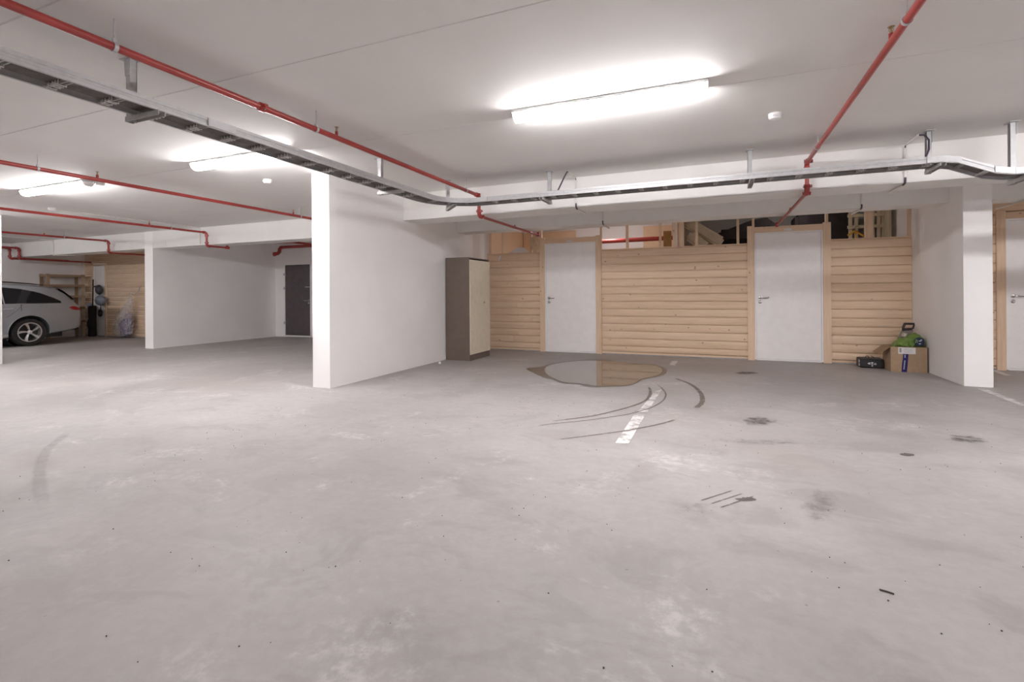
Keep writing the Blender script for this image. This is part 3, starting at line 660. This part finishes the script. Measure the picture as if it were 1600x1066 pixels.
# ------------------------------------------------------------------ tall cabinet
t = thing('tall_cabinet', 'tall brown metal cabinet with cream door against the partition wall', 'cabinet', (-4.02, 7.69, 0))
mb = B(-4.25, -3.80, 7.30, 7.318, .0, 1.735); mb.box(-4.25, -3.80, 8.062, 8.08, 0, 1.735); mb.box(-4.25, -4.235, 7.318, 8.062, 0, 1.735); mb.box(-4.235, -3.80, 7.318, 8.062, 1.717, 1.735); mb.box(-4.235, -3.82, 7.318, 8.062, .09, .108)
mb.build('carcass', 'cabbrown', t)
B(-3.82, -3.795, 7.318, 8.062, 0, .088).build('plinth', 'cabbrown', t)
dr = B(-3.80, -3.782, 7.306, 8.074, .10, 1.695).build('door', 'cabcream', t, bevel=.003)
mb = MB().lathe([(.016, 0), (.016, .006), (.011, .009), (.0, .01)], (-3.782, 7.84, .97), 'x', 14, False); mb.box(-3.782, -3.765, 7.80, 7.835, .955, .975); mb.build('lock_handle', 'chrome', dr)
tag(B(-4.24, -3.83, 7.52, 7.60, 1.736, 1.75).build('white_batten', 'plastic'), 'thin white batten lying on top of the tall cabinet', 'batten')
tag(MB().tube([(-3.995, 8.955, 1.77), (-3.955, 8.955, 1.885)], .018, 4).build('plastic_strip', 'plastic'), 'short slanted white strip fixed to the top pine planks', 'strip')
tag(MB().blob((-4.073, 6.791, .022), (.022, .022, .022)).build('ball', 'plastic', None, True), 'small white ball on the floor at the partition wall', 'ball')
tag(MB().tube([(.558, 2.223, .003), (.58, 2.217, .004), (.600, 2.21, .003)], .003, 6).build('twig', 'twig'), 'short dark twig lying on the open concrete floor', 'twig')
mb = MB(); rr = random.Random(5)
for i in range(300):
    x, y = rr.uniform(-4.2, 2.6), rr.uniform(.9, 5.6); s = rr.choice((.0018, .0022, .0028, .0032)); mb.blob((x, y, s*.5), (s, s*rr.uniform(.6, 1.2), s*.7), 6, 4, .2, i)
g = tag(mb.build('floor_grit', 'grit'), 'tiny dark crumbs and grit scattered over the concrete floor', 'grit', kind='stuff')

# ------------------------------------------------------------------ cardboard box, bags, saw
t = thing('cardboard_box', 'open cardboard box with blue tape and white label in the corner', 'box', (2.44, 8.47, 0))
x0, x1, y0, y1, h = 2.245, 2.655, 8.345, 8.70, .345; k = .005
mb = B(x0, x1, y0, y0+k, 0, h); mb.box(x0, x1, y1-k, y1, 0, h); mb.box(x0, x0+k, y0+k, y1-k, 0, h); mb.box(x1-k, x1, y0+k, y1-k, 0, h); mb.box(x0+k, x1-k, y0+k, y1-k, 0, k); mb.build('box_body', 'card', t)
mb = B(x0+k, x1-k, y0+.006, y1-.006, h-.045, h-.04); mb.build('folded_flap', 'cardin', t)
mb = B(x0-.165, x0, y0+.02, y1-.01, h-.004, h); mb.rot(R(-40), 'Y', (x0, y0, h)); mb.build('flap', 'cardin', t)
mb = B(x1, x1+.02, y0+.02, y1-.01, h-.004, h); mb.rot(R(30), 'Y', (x1, y0, h)); mb.build('flap', 'cardin', t)
MB().prism([(2.365, .0), (2.425, 0), (2.437, .12), (2.445, .25), (2.385, .25), (2.38, .17), (2.372, .12)], y0-.0015, y0-.0002, 'y').build('tape', 'tape', t)
lb = B(2.33, 2.525, y0-.002, y0-.0003, .25, .338).build('label', 'label', t)
B(2.342, 2.366, y0-.0028, y0-.0018, .308, .324).build('print', 'ink', lb); B(2.344, 2.366, y0-.0028, y0-.0018, .270, .302).build('print', 'ink', lb); B(2.350, 2.359, y0-.0033, y0-.0026, .279, .293).build('print', 'inklight', lb)
for i in range(7): B(2.392, 2.505-.012*(i % 3), y0-.0028, y0-.0018, .264+i*.0095, .2675+i*.0095).build('print', 'inklight', lb)
tp = [c for c in t.children if c.name.startswith('tape')][0]
for i in range(9):
    z = .035+.0145*i; x = 2.39+.0009*(z*100)
    B(x-.006-(i % 2)*.002, x+.007, y0-.0028, y0-.0014, z, z+.009).build('lettering', 'pale', tp)
for i in range(3): B(2.405-.006, 2.405+.010-.003*(i % 2), y0-.0028, y0-.0014, .20+.014*i, .209+.014*i).build('lettering', 'pale', tp)
# green carrier bag
def gb(p):
    f = 1+.10*math.sin(p.x*38+p.z*22)+.06*math.sin(p.x*75-p.z*50)+.05*math.sin(p.z*90)
    return Vector((p.x, 8.52+(p.y-8.52)*f, max(p.z+.012*math.sin(p.x*45), .309)))
t = thing('carrier_bag', 'crumpled green plastic bag with navy round logo on the cardboard box', 'bag', (2.5, 8.52, .309))
prof = [(2.30, .325), (2.325, .40), (2.37, .445), (2.46, .475), (2.52, .515), (2.565, .535), (2.61, .515), (2.655, .47), (2.655, .38), (2.635, .325)]
rings = []
top = lambda x: max(.325, sum(0 for _ in ())+[z0+(z1-z0)*(x-a)/(b-a) for (a, z0), (b, z1) in zip(prof, prof[1:]) if a <= x <= b and b > a][0] if prof[0][0] <= x <= 2.655 else .325)
for i in range(22):
    x = 2.302+.350*i/21; zt = top(min(x, 2.654)); ring = []
    for kq in range(16):
        a = 2*math.pi*kq/16; wd = .13*math.sin(math.pi*(.12+.80*i/21))+.015; zz = .31+(zt-.31)*(.5+.5*math.sin(a))
        wob = 1+.16*math.sin(x*60+a*2)+.12*math.sin(x*31-a*5); ring.append((x+.008*math.sin(a*3+x*50), 8.50+wd*math.cos(a)*wob, max(zz+.008*math.sin(x*80+a*3)*(1 if zz > .33 else 0), .3055)))
    rings.append(ring)
MB().rings(rings).build('bag_film', 'green', t, True)
lg = MB().lathe([(.058, -.001), (.062, -.004), (.05, -.006), (.0, -.006)], (2.572, 8.372, .42), 'y', 24, False); lg.rot(R(8), 'Z', (2.572, 8.372, .42)); lg = lg.build('logo', 'navy', t)
for (a, b, c, d) in ((-.036, -.018, -.022, .026), (-.004, .022, .006, .018), (.016, .030, .018, .032), (-.004, .018, -.034, -.020)): B(2.572+a, 2.572+b, 8.3640-.001, 8.3655, .42+c, .42+d).build('logo_mark', 'pale', lg)
# hand saw standing in the box behind the bag
t = thing('hand_saw', 'hand saw with dark handle standing in the cardboard box', 'saw', (2.5, 8.665, .306))
ys_ = 8.668
MB().prism([(2.36, .307), (2.44, .307), (2.60, .545), (2.585, .57), (2.475, .55), (2.455, .545)], ys_, ys_+.002, 'y').build('blade', 'blade', t)
hb = MB(); yy0, yy1 = ys_-.012, ys_+.014
for q in ([(2.468, .545), (2.585, .562), (2.592, .59), (2.48, .585)], [(2.468, .545), (2.492, .585), (2.51, .635), (2.497, .665), (2.488, .655), (2.47, .60)], [(2.497, .665), (2.508, .634), (2.612, .634), (2.612, .652), (2.605, .664)], [(2.588, .587), (2.600, .575), (2.615, .634), (2.60, .636)]):
    hb.prism(q, yy0, yy1, 'y')
hb.build('handle', 'sawgrip', t)
sl = MB().prism([(2.46, .475), (2.505, .462), (2.527, .505), (2.478, .52)], ys_-.003, ys_-.0005, 'y').build('sticker', 'label', t)
MB().prism([(2.464, .478), (2.478, .474), (2.494, .512), (2.481, .516)], ys_-.0038, ys_-.0028, 'y').build('sticker_stripe', 'orange', sl)
# black tool bag
t = thing('tool_bag', 'low black bag with white emblem beside the cardboard box', 'bag', (2.09, 8.72, 0))
MB().prism([(8.60, .0), (8.595, .02), (8.600, .112), (8.612, .132), (8.80, .138), (8.815, .12), (8.815, 0)], 1.945, 2.235, 'x').build('bag_body', 'blackbag', t, bevel=.008)
for xx, s in ((2.03, 0), (2.11, 1)):
    P = [(xx, 8.70, .128), (xx+.008, 8.70, .158), (xx+.025, 8.70, .168), (xx+.04, 8.70, .160), (xx+.045, 8.70, .130)] if not s else [(xx-.008, 8.70, .168), (xx+.008, 8.70, .158), (xx+.026, 8.70, .145), (xx+.044, 8.70, .130)]
    MB().tube(P, .0045, 6).build('handle_strap', 'black', t, True)
em = B(2.047, 2.069, 8.5925, 8.5945, .055, .081).build('emblem', 'whiteprint', t)
B(2.054, 2.061, 8.5912, 8.5928, .062, .071).build('emblem_dot', 'black', em)
def pr(poly, mat, name='emblem'): return MB().prism(poly, 8.5925, 8.5945, 'y').build(name, mat, t)
pr([(2.033, .068), (2.043, .077), (2.043, .060)], 'whiteprint'); pr([(2.073, .086), (2.107, .086), (2.098, .070), (2.090, .066), (2.082, .070)], 'whiteprint'); pr([(2.082, .066), (2.090, .063), (2.098, .066), (2.105, .054), (2.098, .042), (2.090, .036), (2.082, .042), (2.075, .054)], 'greyprint'); pr([(2.080, .036), (2.100, .036), (2.097, .026), (2.084, .026)], 'whiteprint')
pr([(2.108, .050), (2.112, .068), (2.122, .080), (2.134, .078), (2.142, .062), (2.144, .050)], 'greyprint')
for z0, z1 in ((.07, .115), (.02, .062)): MB().prism([(8.625, z0+.004), (8.665, z0), (8.665, z1), (8.62, z1-.006)], 1.9425, 1.9445, 'x').build('side_print', 'whiteprint', t)

# ------------------------------------------------------------------ storage room contents
def sheet(label, x0, x1, y, z1, mat='chip', z0=0, cat='board', th=.012): tag(B(x0, x1, y, y+th, z0, z1).build('chipboard_sheet', mat), label, cat)
tag(B(-4.262, -4.25, 9.08, 10.94, 0, 2.56).build('chipboard_sheet', 'chip'), 'tan chipboard lining on the side wall of the first storage room', 'board')
sheet('tan chipboard lining on the back wall left of the bare white part', -4.245, -2.95, 10.96, 2.56)
sheet('tan chipboard lining on the back wall beside the ochre board', -1.45, -.64, 10.96, 2.56)
mb = MB().prism([(-3.85, 1.93), (-3.74, 1.96), (-3.66, 2.03), (-3.60, 2.02), (-3.54, 2.04), (-3.48, 2.02), (-3.40, 1.94), (-3.38, 1.93)], 9.048, 9.056, 'y'); tag(mb.build('grey_cloth', 'label'), 'grey white cloth edge in front of the chipboard behind the studs', 'cloth')
tag(MB().blob((-3.235, 8.955, 2.075), (.085, .035, .15), 18, 14, .16, 4).build('crumpled_paper', 'paper', None, True), 'crumpled brown paper stuffed beside the first door head', 'paper')
t = thing('storage_pipe', 'thick red pipe running inside the first storage room', 'pipe', (-1.5, 9.7, 2.14))
MB().tube([(-2.35, 9.7, 2.14), (-.635, 9.7, 2.15)], .042, 14).build('pipe', 'red', t, True)
for x in (-2.11, -.75): MB().tube([(x, 9.7, 2.175), (x, 9.7, ZC-.001)], .005, 6).build('hanger_rod', 'steel', t)
tag(B(-.90, -.76, 9.58, 9.66, 0.0, 2.27).build('tall_board', 'ochre', None, bevel=.004), 'ochre brown board standing beside the pine partition', 'board')
wall('wall_store_partition', 'pine board partition between the two storage rooms', -.63, -.57, 9.06, 11.0, 0, ZC, mat='chip')
wall('wall_store_lining', 'cream painted wall behind the black cloth bag', -.57, 2.68, 10.96, 10.99, 0, ZC, mat='warm')
rm = thing('loft_shelf', 'wooden loft shelf inside the second storage room', 'shelf', (1, 9.9, 0))
for i in range(5): B(-.55, 2.66, 9.2+.3*i, 9.49+.3*i, 1.80, 1.825).build('shelf_board', 'pine_x', rm)
for x in (-.50, 1.0, 2.6):
    for y in (9.22, 10.6): B(x, x+.05, y, y+.05, 0, 1.80).build('leg', 'pine_z', rm)
def cushion(label, c, L, Hh, W, ang, mat='mattress', group=None):
    mb = B(c[0]-L/2, c[0]+L/2, c[1], c[1]+W, c[2]-Hh/2, c[2]+Hh/2).rot(ang, 'Y', c)
    return tag(mb.build('foam_mattress', mat, None, True, bevel=.04), label, 'mattress')
cushion('upper cream foam mattress leaning in the second storage room', (-.19, 9.62, 2.215), .72, .20, .22, R(34))
cushion('lower cream foam mattress leaning under the other one', (-.30, 9.35, 2.03), .40, .19, .22, R(40))
tag(B(.02, 1.05, 10.02, 10.35, 1.826, 2.30).rot(0, 'Z', (0, 0, 0)).build('black_block', 'darkcloth', None, True, bevel=.08), 'big black cloth bag behind the cream mattresses', 'bag')
tag(MB().prism([(.02, 2.20), (.60, 2.42), (.85, 2.45), (1.15, 2.20), (1.15, 2.10), (.02, 2.10)], 9.86, 9.98, 'y').build('folded_cover', 'darkcloth'), 'black folded cover peaking above the second door', 'cloth')
tag(B(1.30, 2.16, 9.9, 10.5, 1.826, 2.5).build('black_block', 'darkcloth', None, True, bevel=.06), 'tall black rounded block behind the yellow hanger', 'bag')  # plain black rounded block standing on the loft shelf
t = thing('clothes_hanger', 'yellow plastic clothes hanger lying before the tall black block', 'hanger', (2.09, 9.5, 1.99))
MB().tube([(1.99, 9.48, 2.03), (2.09, 9.50, 2.10)], .016, 8).build('hanger_arm', 'yellow', t, True); MB().tube([(2.09, 9.50, 2.10), (2.24, 9.50, 1.99)], .013, 8).build('hanger_arm', 'yellow', t, True); MB().tube([(2.10, 9.51, 2.09), (2.13, 9.55, 1.836)], .010, 8).build('hanger_arm', 'yellow', t, True)
MB().tube([(2.125+.04*math.cos(a*.6), 9.50, 2.13+.045*math.sin(a*.6)) for a in range(0, 9)], .004, 6).build('hook', 'cable', t, True)
t = thing('slatted_frame', 'pale wooden slatted frame stored behind the last pine studs', 'frame', (2.4, 9.8, 1.826))
for x in (2.07, 2.15, 2.38, 2.46, 2.525): B(x, x+.05, 9.8, 9.83, 1.92, 2.52).build('slat', 'cream_z', t)
for z in (1.95, 2.17, 2.36): B(2.05, 2.56, 9.775, 9.80, z, z+.05).build('crossbar', 'cream_z', t)
B(2.57, 2.61, 9.62, 9.83, 1.826, 2.50).build('upright', 'cream_z', t); B(2.06, 2.57, 9.62, 9.80, 1.90, 1.93).build('bottom_board', 'cream_z', t)
for x in (2.06, 2.52): B(x, x+.05, 9.8, 9.83, 1.826, 1.92).build('foot', 'cream_z', t)

# ------------------------------------------------------------------ car bay
t = thing('wooden_shelf', 'brown wooden shelf rack standing behind the silver car', 'shelf', (-17.8, 8.35, -.085))
for y in (7.86, 8.70):
    B(-17.98, -17.95, y, y+.07, -.085, 1.78).build('upright', 'oldwood_z', t); B(-17.66, -17.61, y, y+.07, -.085, 1.78).build('upright', 'oldwood_z', t)
for z in (.35, .75, 1.09, 1.41, 1.70): B(-17.98, -17.605, 7.85, 8.78, z, z+.065).build('shelf_board', 'oldwood_x', t)
t = thing('golf_bag', 'black bag standing between the shelf rack and the narrow white door', 'bag', (-16.35, 8.24, 0))
MB().lathe([(.08, 0), (.10, .03), (.09, .5), (.10, .82), (.085, .86), (.02, .83)], (-16.15, 8.22, 0), 'z', 14).build('bag_body', 'darkcloth', t, True)
MB().blob((-16.12, 8.13, .35), (.06, .05, .16)).build('pocket', 'darkcloth', t, True); MB().tube([(-16.17, 8.24, .8), (-16.2, 8.27, 1.6)], .015, 6).build('pole', 'darkcloth', t, True); MB().blob((-16.2, 8.17, .88), (.09, .06, .06)).build('grey_hood', 'bluegrey', t, True)
def hang(name, label, cat, c, rad, mat, seed):
    t = thing(name, label, cat, (c[0], c[1], c[2]-rad[2])); MB().blob(c, rad, 18, 12, .06, seed).build('shell', mat, t, True); return t
h1 = hang('peaked_helmet', 'charcoal peaked helmet hanging on the pine wall', 'helmet', (-15.83, 8.22, 1.305), (.095, .085, .135), 'charcoal', 3)
MB().prism([(-16.02, 1.40), (-15.90, 1.42), (-15.90, 1.38), (-16.0, 1.37)], 8.16, 8.28, 'y').build('peak', 'charcoal', h1)
h2 = hang('hanging_helmet', 'blue grey helmet hanging below the charcoal one', 'helmet', (-15.72, 8.20, 1.005), (.20, .11, .14), 'bluegrey', 6)
MB().tube([(-15.86, 8.11, 1.02), (-15.80, 8.09, 1.05), (-15.74, 8.09, 1.04)], .008, 6).build('highlight_strip', 'label', h2, True)
t = thing('strap_loop', 'black strap loop hanging below the blue grey helmet', 'strap', (-15.86, 8.27, .57))
MB().tube([(-15.86+.06*math.cos(a*.5236), 8.26, .66+.085*math.sin(a*.5236)) for a in range(13)], .026, 8).build('loop', 'black', t, True); MB().tube([(-15.86, 8.27, .74), (-15.86, 8.27, .855)], .012, 6).build('strap', 'black', t, True)
t = thing('hanging_bag', 'clear plastic bag with purple clothes hanging from a hook', 'bag', (-14.6, 8.2, .05))
rings = []
for i, (z, rx_, cx) in enumerate([(.06, .20, -14.66), (.12, .36, -14.64), (.28, .38, -14.62), (.45, .33, -14.60), (.62, .25, -14.52), (.80, .18, -14.44), (.98, .11, -14.36), (1.10, .06, -14.32), (1.17, .03, -14.31)]):
    rings.append([(cx+rx_*math.cos(2*math.pi*k/20)*(1+.06*math.sin(5*k+i)), 8.15+min(.14, rx_*.6)*math.sin(2*math.pi*k/20)*(1+.10*math.sin(3*k+2*i)), z) for k in range(20)])
MB().rings(rings).build('bag_film', 'film', t, True)
MB().blob((-14.62, 8.17, .30), (.20, .07, .20), 16, 10, .12, 3).build('contents', 'purple', t, True); MB().blob((-14.44, 8.17, .42), (.12, .06, .16), 16, 10, .12, 5).build('contents', 'purple', t, True); MB().blob((-14.58, 8.17, .12), (.20, .07, .07), 16, 10, .10, 7).build('contents', 'purple', t, True); MB().blob((-14.45, 8.16, .60), (.12, .05, .08), 16, 10, .10, 8).build('contents', 'pinkish', t, True)
t = thing('wall_hook', 'bent metal hook on the pine wall holding the clear bag', 'hook', (-14.2, 8.33, 1.2))
MB().tube([(-14.18, 8.333, 1.38), (-14.18, 8.30, 1.36), (-14.18, 8.27, 1.24), (-14.24, 8.22, 1.19), (-14.33, 8.18, 1.19), (-14.38, 8.16, 1.22)], .010, 8).build('hook_bar', 'steel', t, True)

for nm, loc in (('golf_bag', (-17.584, 8.862, -0.085)), ('peaked_helmet', (-17.025, 8.841, 1.174)), ('hanging_helmet', (-16.907, 8.819, 0.846)), ('strap_loop', (-17.057, 8.894, 0.528)), ('hanging_bag', (-15.702, 8.819, -0.031)), ('wall_hook', (-15.272, 8.959, 1.206))): place(bpy.data.objects[nm], loc, 1.0755)
# --- the car: lofted body, axis along Y, right side at X = -14.3, tail towards the pine wall
CX0 = -15.2
ST = [  # y, half width, bottom z, belt z, top z
 (2.52, .55, .40, .58, .66), (2.56, .68, .30, .66, .74), (2.66, .78, .24, .74, .84), (2.90, .86, .20, .80, .92), (3.30, .90, .19, .86, .99), (3.65, .90, .19, .90, 1.04), (3.80, .90, .19, .91, 1.10),
 (4.10, .90, .19, .92, 1.27), (4.40, .90, .19, .93, 1.39), (4.80, .90, .19, .94, 1.45), (5.20, .90, .19, .945, 1.455), (5.60, .90, .19, .95, 1.445), (6.00, .90, .20, .95, 1.42), (6.30, .895, .22, .95, 1.395), (6.50, .885, .25, .95, 1.365), (6.68, .875, .27, .95, 1.315),
 (6.80, .865, .29, .94, 1.235), (6.90, .855, .305, .93, 1.13), (6.98, .84, .32, .90, 1.02), (7.04, .82, .335, .86, .93), (7.09, .79, .36, .80, .87), (7.12, .75, .40, .72, .79), (7.135, .70, .46, .64, .70)]
def interp(y):
    for a, b in zip(ST, ST[1:]):
        if a[0] <= y <= b[0]:
            t = (y-a[0])/(b[0]-a[0]); return [a[i]+(b[i]-a[i])*t for i in range(5)]
    return list(ST[-1] if y > ST[-1][0] else ST[0])
def half(y):
    _, W, z0, zb, T = interp(y); g = max(T-zb, .05); Wr = W*.97-g*.42; ft = min(.05, g*.3)
    return [(0, z0), (W*.86, z0), (W*.95, z0+.03), (W*.985, z0+(zb-z0)*.25), (W, z0+(zb-z0)*.55), (W*.995, z0+(zb-z0)*.80), (W*.97, zb), (W*.97-(W*.97-Wr)*.5, zb+(T-ft-zb)*.52), (Wr, T-ft), (Wr-.10, T-ft*.25), (Wr*.5, T), (0, T)]
car = thing('station_wagon', 'silver estate car parked with its tail towards the pine wall', 'car', (CX0, 4.8, 0))
rings = []
yss = sorted(set([s[0] for s in ST] + [2.52+.1*i for i in range(1, 46)]))
for y in yss:
    h_ = half(y); rings.append([(CX0+x, y, z) for x, z in h_] + [(CX0-x, y, z) for x, z in h_[-2:0:-1]])
body = MB().rings(rings).build('body', 'carpaint', car, True)
WY = (6.085, 3.35); WRAD = .315
cut = MB()
for wy in WY: cut.lathe([(.37, 0), (.37, 2.2)], (CX0-1.1, wy, .325), 'x', 40)
cut = cut.build('arch_cutter', 'tyre')
md = body.modifiers.new('arch', 'BOOLEAN'); md.object = cut; md.operation = 'DIFFERENCE'; md.solver = 'EXACT'
dg = bpy.context.evaluated_depsgraph_get(); dg.update()
nm = bpy.data.meshes.new_from_object(body.evaluated_get(dg)); body.modifiers.clear(); body.data = nm
nm.materials.clear(); nm.materials.append(M['carpaint']); 
for p in nm.polygons: p.material_index = 0
bpy.data.objects.remove(cut, do_unlink=True)
def sx(y, z, off=.004):
    h_ = half(y)
    for (xa, za), (xb, zb2) in zip(h_[2:], h_[3:]):
        if za <= z <= zb2 and zb2 > za: return xa+(xb-xa)*(z-za)/(zb2-za)+off
    return h_[6][0]+off
def side_patch(name, ylist, zlo, zhi, mat, parent, off=.004, nz=6, both=True, smooth=True):
    out = []
    for s in ((1, -1) if both else (1,)):
        v = []; f = []; mb = MB()
        for y in ylist:
            a, b = zlo(y), zhi(y)
            for k in range(nz+1): z = a+(b-a)*k/nz; v.append((CX0+s*sx(y, z, off), y, z))
        n = nz+1
        for i in range(len(ylist)-1):
            for k in range(nz): f.append((i*n+k, i*n+k+1, (i+1)*n+k+1, (i+1)*n+k))
        mb.v = v; mb.f = f; out.append(mb.build(name, mat, parent, smooth))
    return out
def wtop(y):
    pts = [(3.98, .96), (4.3, 1.22), (4.7, 1.325), (5.2, 1.345), (5.6, 1.335), (6.0, 1.29), (6.3, 1.21), (6.55, 1.09), (6.72, .975)]
    for (a, b), (c, d) in zip(pts, pts[1:]):
        if a <= y <= c: return b+(d-b)*(y-a)/(c-a)
    return .975
ly = [3.98+.06*i for i in range(46)]
side_patch('side_window', ly, lambda y: .962, lambda y: max(wtop(y), .966), 'carglass', body, .005)
side_patch('window_trim', ly, lambda y: .950, lambda y: .962, 'alloy', body, .007, 1)
side_patch('window_trim', ly, lambda y: max(wtop(y), .966), lambda y: max(wtop(y), .966)+.012, 'alloy', body, .007, 1)
for yc in (5.655, 4.78):
    side_patch('window_pillar', [yc-.012, yc+.012], lambda y: .962, lambda y: wtop(y), 'alloy', body, .009, 4)
side_patch('door_seam', [5.93, 5.94], lambda y: .80, lambda y: .945, 'cartrim', body, .003, 3)
for s in (1, -1):
    mb = MB().tube([(CX0+s*(sx(y, z, 0)+.002), y, z) for y, z in ((5.96, .94), (5.86, .82), (5.76, .72), (5.68, .66))], .003, 5); mb.build('door_seam', 'cartrim', body)
    mb = MB().tube([(CX0+s*(sx(5.56, .83, 0)+.012), 5.56, .83), (CX0+s*(sx(5.66, .84, 0)+.026), 5.66, .84), (CX0+s*(sx(5.78, .845, 0)+.012), 5.78, .848)], [.010, .013, .011], 8); mb.build('door_handle', 'alloy', body, True)
    mb = MB().tube([(CX0+s*.60, y, interp(y)[4]+.012) for y in (4.35, 4.5, 5.2, 5.8, 6.2, 6.45)], [.008, .014, .014, .014, .014, .008], 8); mb.build('roof_rail', 'cartrim', body, True)
    mb = MB().rings([[(CX0+s*(sx(6.83, z, .004)), 6.83, z) for z in (.845, .85)] + [(CX0+s*(sx(6.83, z, -.02)), 6.83, z) for z in (.85, .845)]] + [[(CX0+s*(sx(y, z, .010)), y, z) for z in (a, b)] + [(CX0+s*(sx(y, z, -.03)), y, z) for z in (b, a)] for y, a, b in ((6.90, .805, .885), (6.98, .785, .87), (7.04, .785, .84), (7.085, .79, .825))]); mb.build('tail_light', 'taillight', body, True)
    side_patch('sill_trim', [3.72+.1*i for i in range(21)], lambda y: .235, lambda y: .29, 'alloy', body, .006, 2)if s == 1 else None
v = []; mb = MB(); ry_ = [(6.70, 1.300), (6.80, 1.225), (6.90, 1.120), (6.97, 1.03)]
for y, z in ry_:
    W_ = interp(y)[1]; g_ = interp(y)[4]-interp(y)[3]; Wr = W_*.97-g_*.42-.02; mb.v += [(CX0-Wr, y+.012, z+.008), (CX0+Wr, y+.012, z+.008)]
mb.f = [(2*i, 2*i+1, 2*i+3, 2*i+2) for i in range(3)]; mb.build('rear_window', 'carglass', body)
mb = MB()
for y, dz in ((3.85, .012), (4.05, .012), (4.25, .012), (4.38, .012)):
    W_ = interp(y)[1]; g_ = interp(y)[4]-interp(y)[3]; Wr = W_*.97-g_*.42-.06; z = interp(y)[4]; mb.v += [(CX0-Wr, y, z+.012), (CX0+Wr, y, z+.012)]
mb.f = [(2*i, 2*i+1, 2*i+3, 2*i+2) for i in range(3)]; mb.build('windscreen', 'carglass', body)
mb = MB().prism([(6.62, 1.345), (6.80, 1.285), (6.86, 1.262), (6.84, 1.25), (6.70, 1.29)], CX0-.55, CX0+.55, 'x'); mb.build('roof_spoiler', 'carpaint', body)
B(CX0-.62, CX0+.62, 6.92, 7.13, .30, .40).build('rear_diffuser', 'cartrim', body, bevel=.02); B(CX0-.72, CX0+.72, 2.75, 6.75, .17, .30).build('underbody', 'cartrim', car)
for s in (1, -1):
    hl = B(CX0+s*.66-.12, CX0+s*.66+.12, 2.58, 2.80, .64, .76).build('headlight', 'carglass', body, bevel=.03)
B(CX0-.4, CX0+.4, 2.515, 2.57, .45, .62).build('grille', 'cartrim', body, bevel=.01)
for wy in WY:
    for s in (1, -1):
        x = CX0+s*.775; c = (x, wy, WRAD)
        wl = MB().lathe([(.222, -.11), (.29, -.11), (.312, -.085), (.315, 0), (.312, .085), (.29, .11), (.222, .11), (.215, .09)], c, 'x', 40, False).build('wheel', 'tyre', car, True)
        MB().lathe([(.225, -.10*s), (.222, .10*s), (.218, .112*s), (.200, .112*s), (.195, .09*s), (.19, -.08*s)], c, 'x', 40, False).build('rim', 'alloy', wl, True)
        MB().lathe([(.19, -.02*s), (.02, -.02*s)], c, 'x', 30, False).build('brake_disc', 'cartrim', wl)
        for k in range(5):
            a = 2*math.pi*k/5+.5; mb = MB()
            def P(rad, ang, d): return (x+s*d, wy+rad*math.cos(ang), WRAD+rad*math.sin(ang))
            rg_ = []
            for rad, w_, tw in ((.02, .55, 0), (.07, .30, .02), (.13, .20, .07), (.205, .19, .16)):
                rg_.append([P(rad, a-w_+tw, .095), P(rad, a+w_*.55+tw, .105), P(rad, a+w_*.55+tw, .06), P(rad, a-w_+tw, .06)])
            mb.rings(rg_).build('spoke', 'alloy', wl)
        MB().lathe([(.045, .09*s), (.045, .108*s), (.03, .116*s), (.001, .117*s)], c, 'x', 20, False).build('hub_cap', 'lampbase', wl, True)
    mb = MB()
    for s in (1, -1):
        pass
    MB().lathe([(.372, -.72), (.372, .72)], (CX0, wy, .325), 'x', 40, False).build('wheel_well', 'cartrim', car, True)
    for s in (1, -1):
        pts = [(CX0+s*(sx(wy+.375*math.cos(R(a)), max(.325+.375*math.sin(R(a)), .25), .002)), wy+.375*math.cos(R(a)), .325+.375*math.sin(R(a))) for a in range(-10, 191, 8)]
        MB().tube(pts, .010, 6).build('arch_lip', 'carpaint', body, True)

car.location = (-16.47, 5.2, -.085); car.scale = (1.0835, 1.0835, 1.0835)
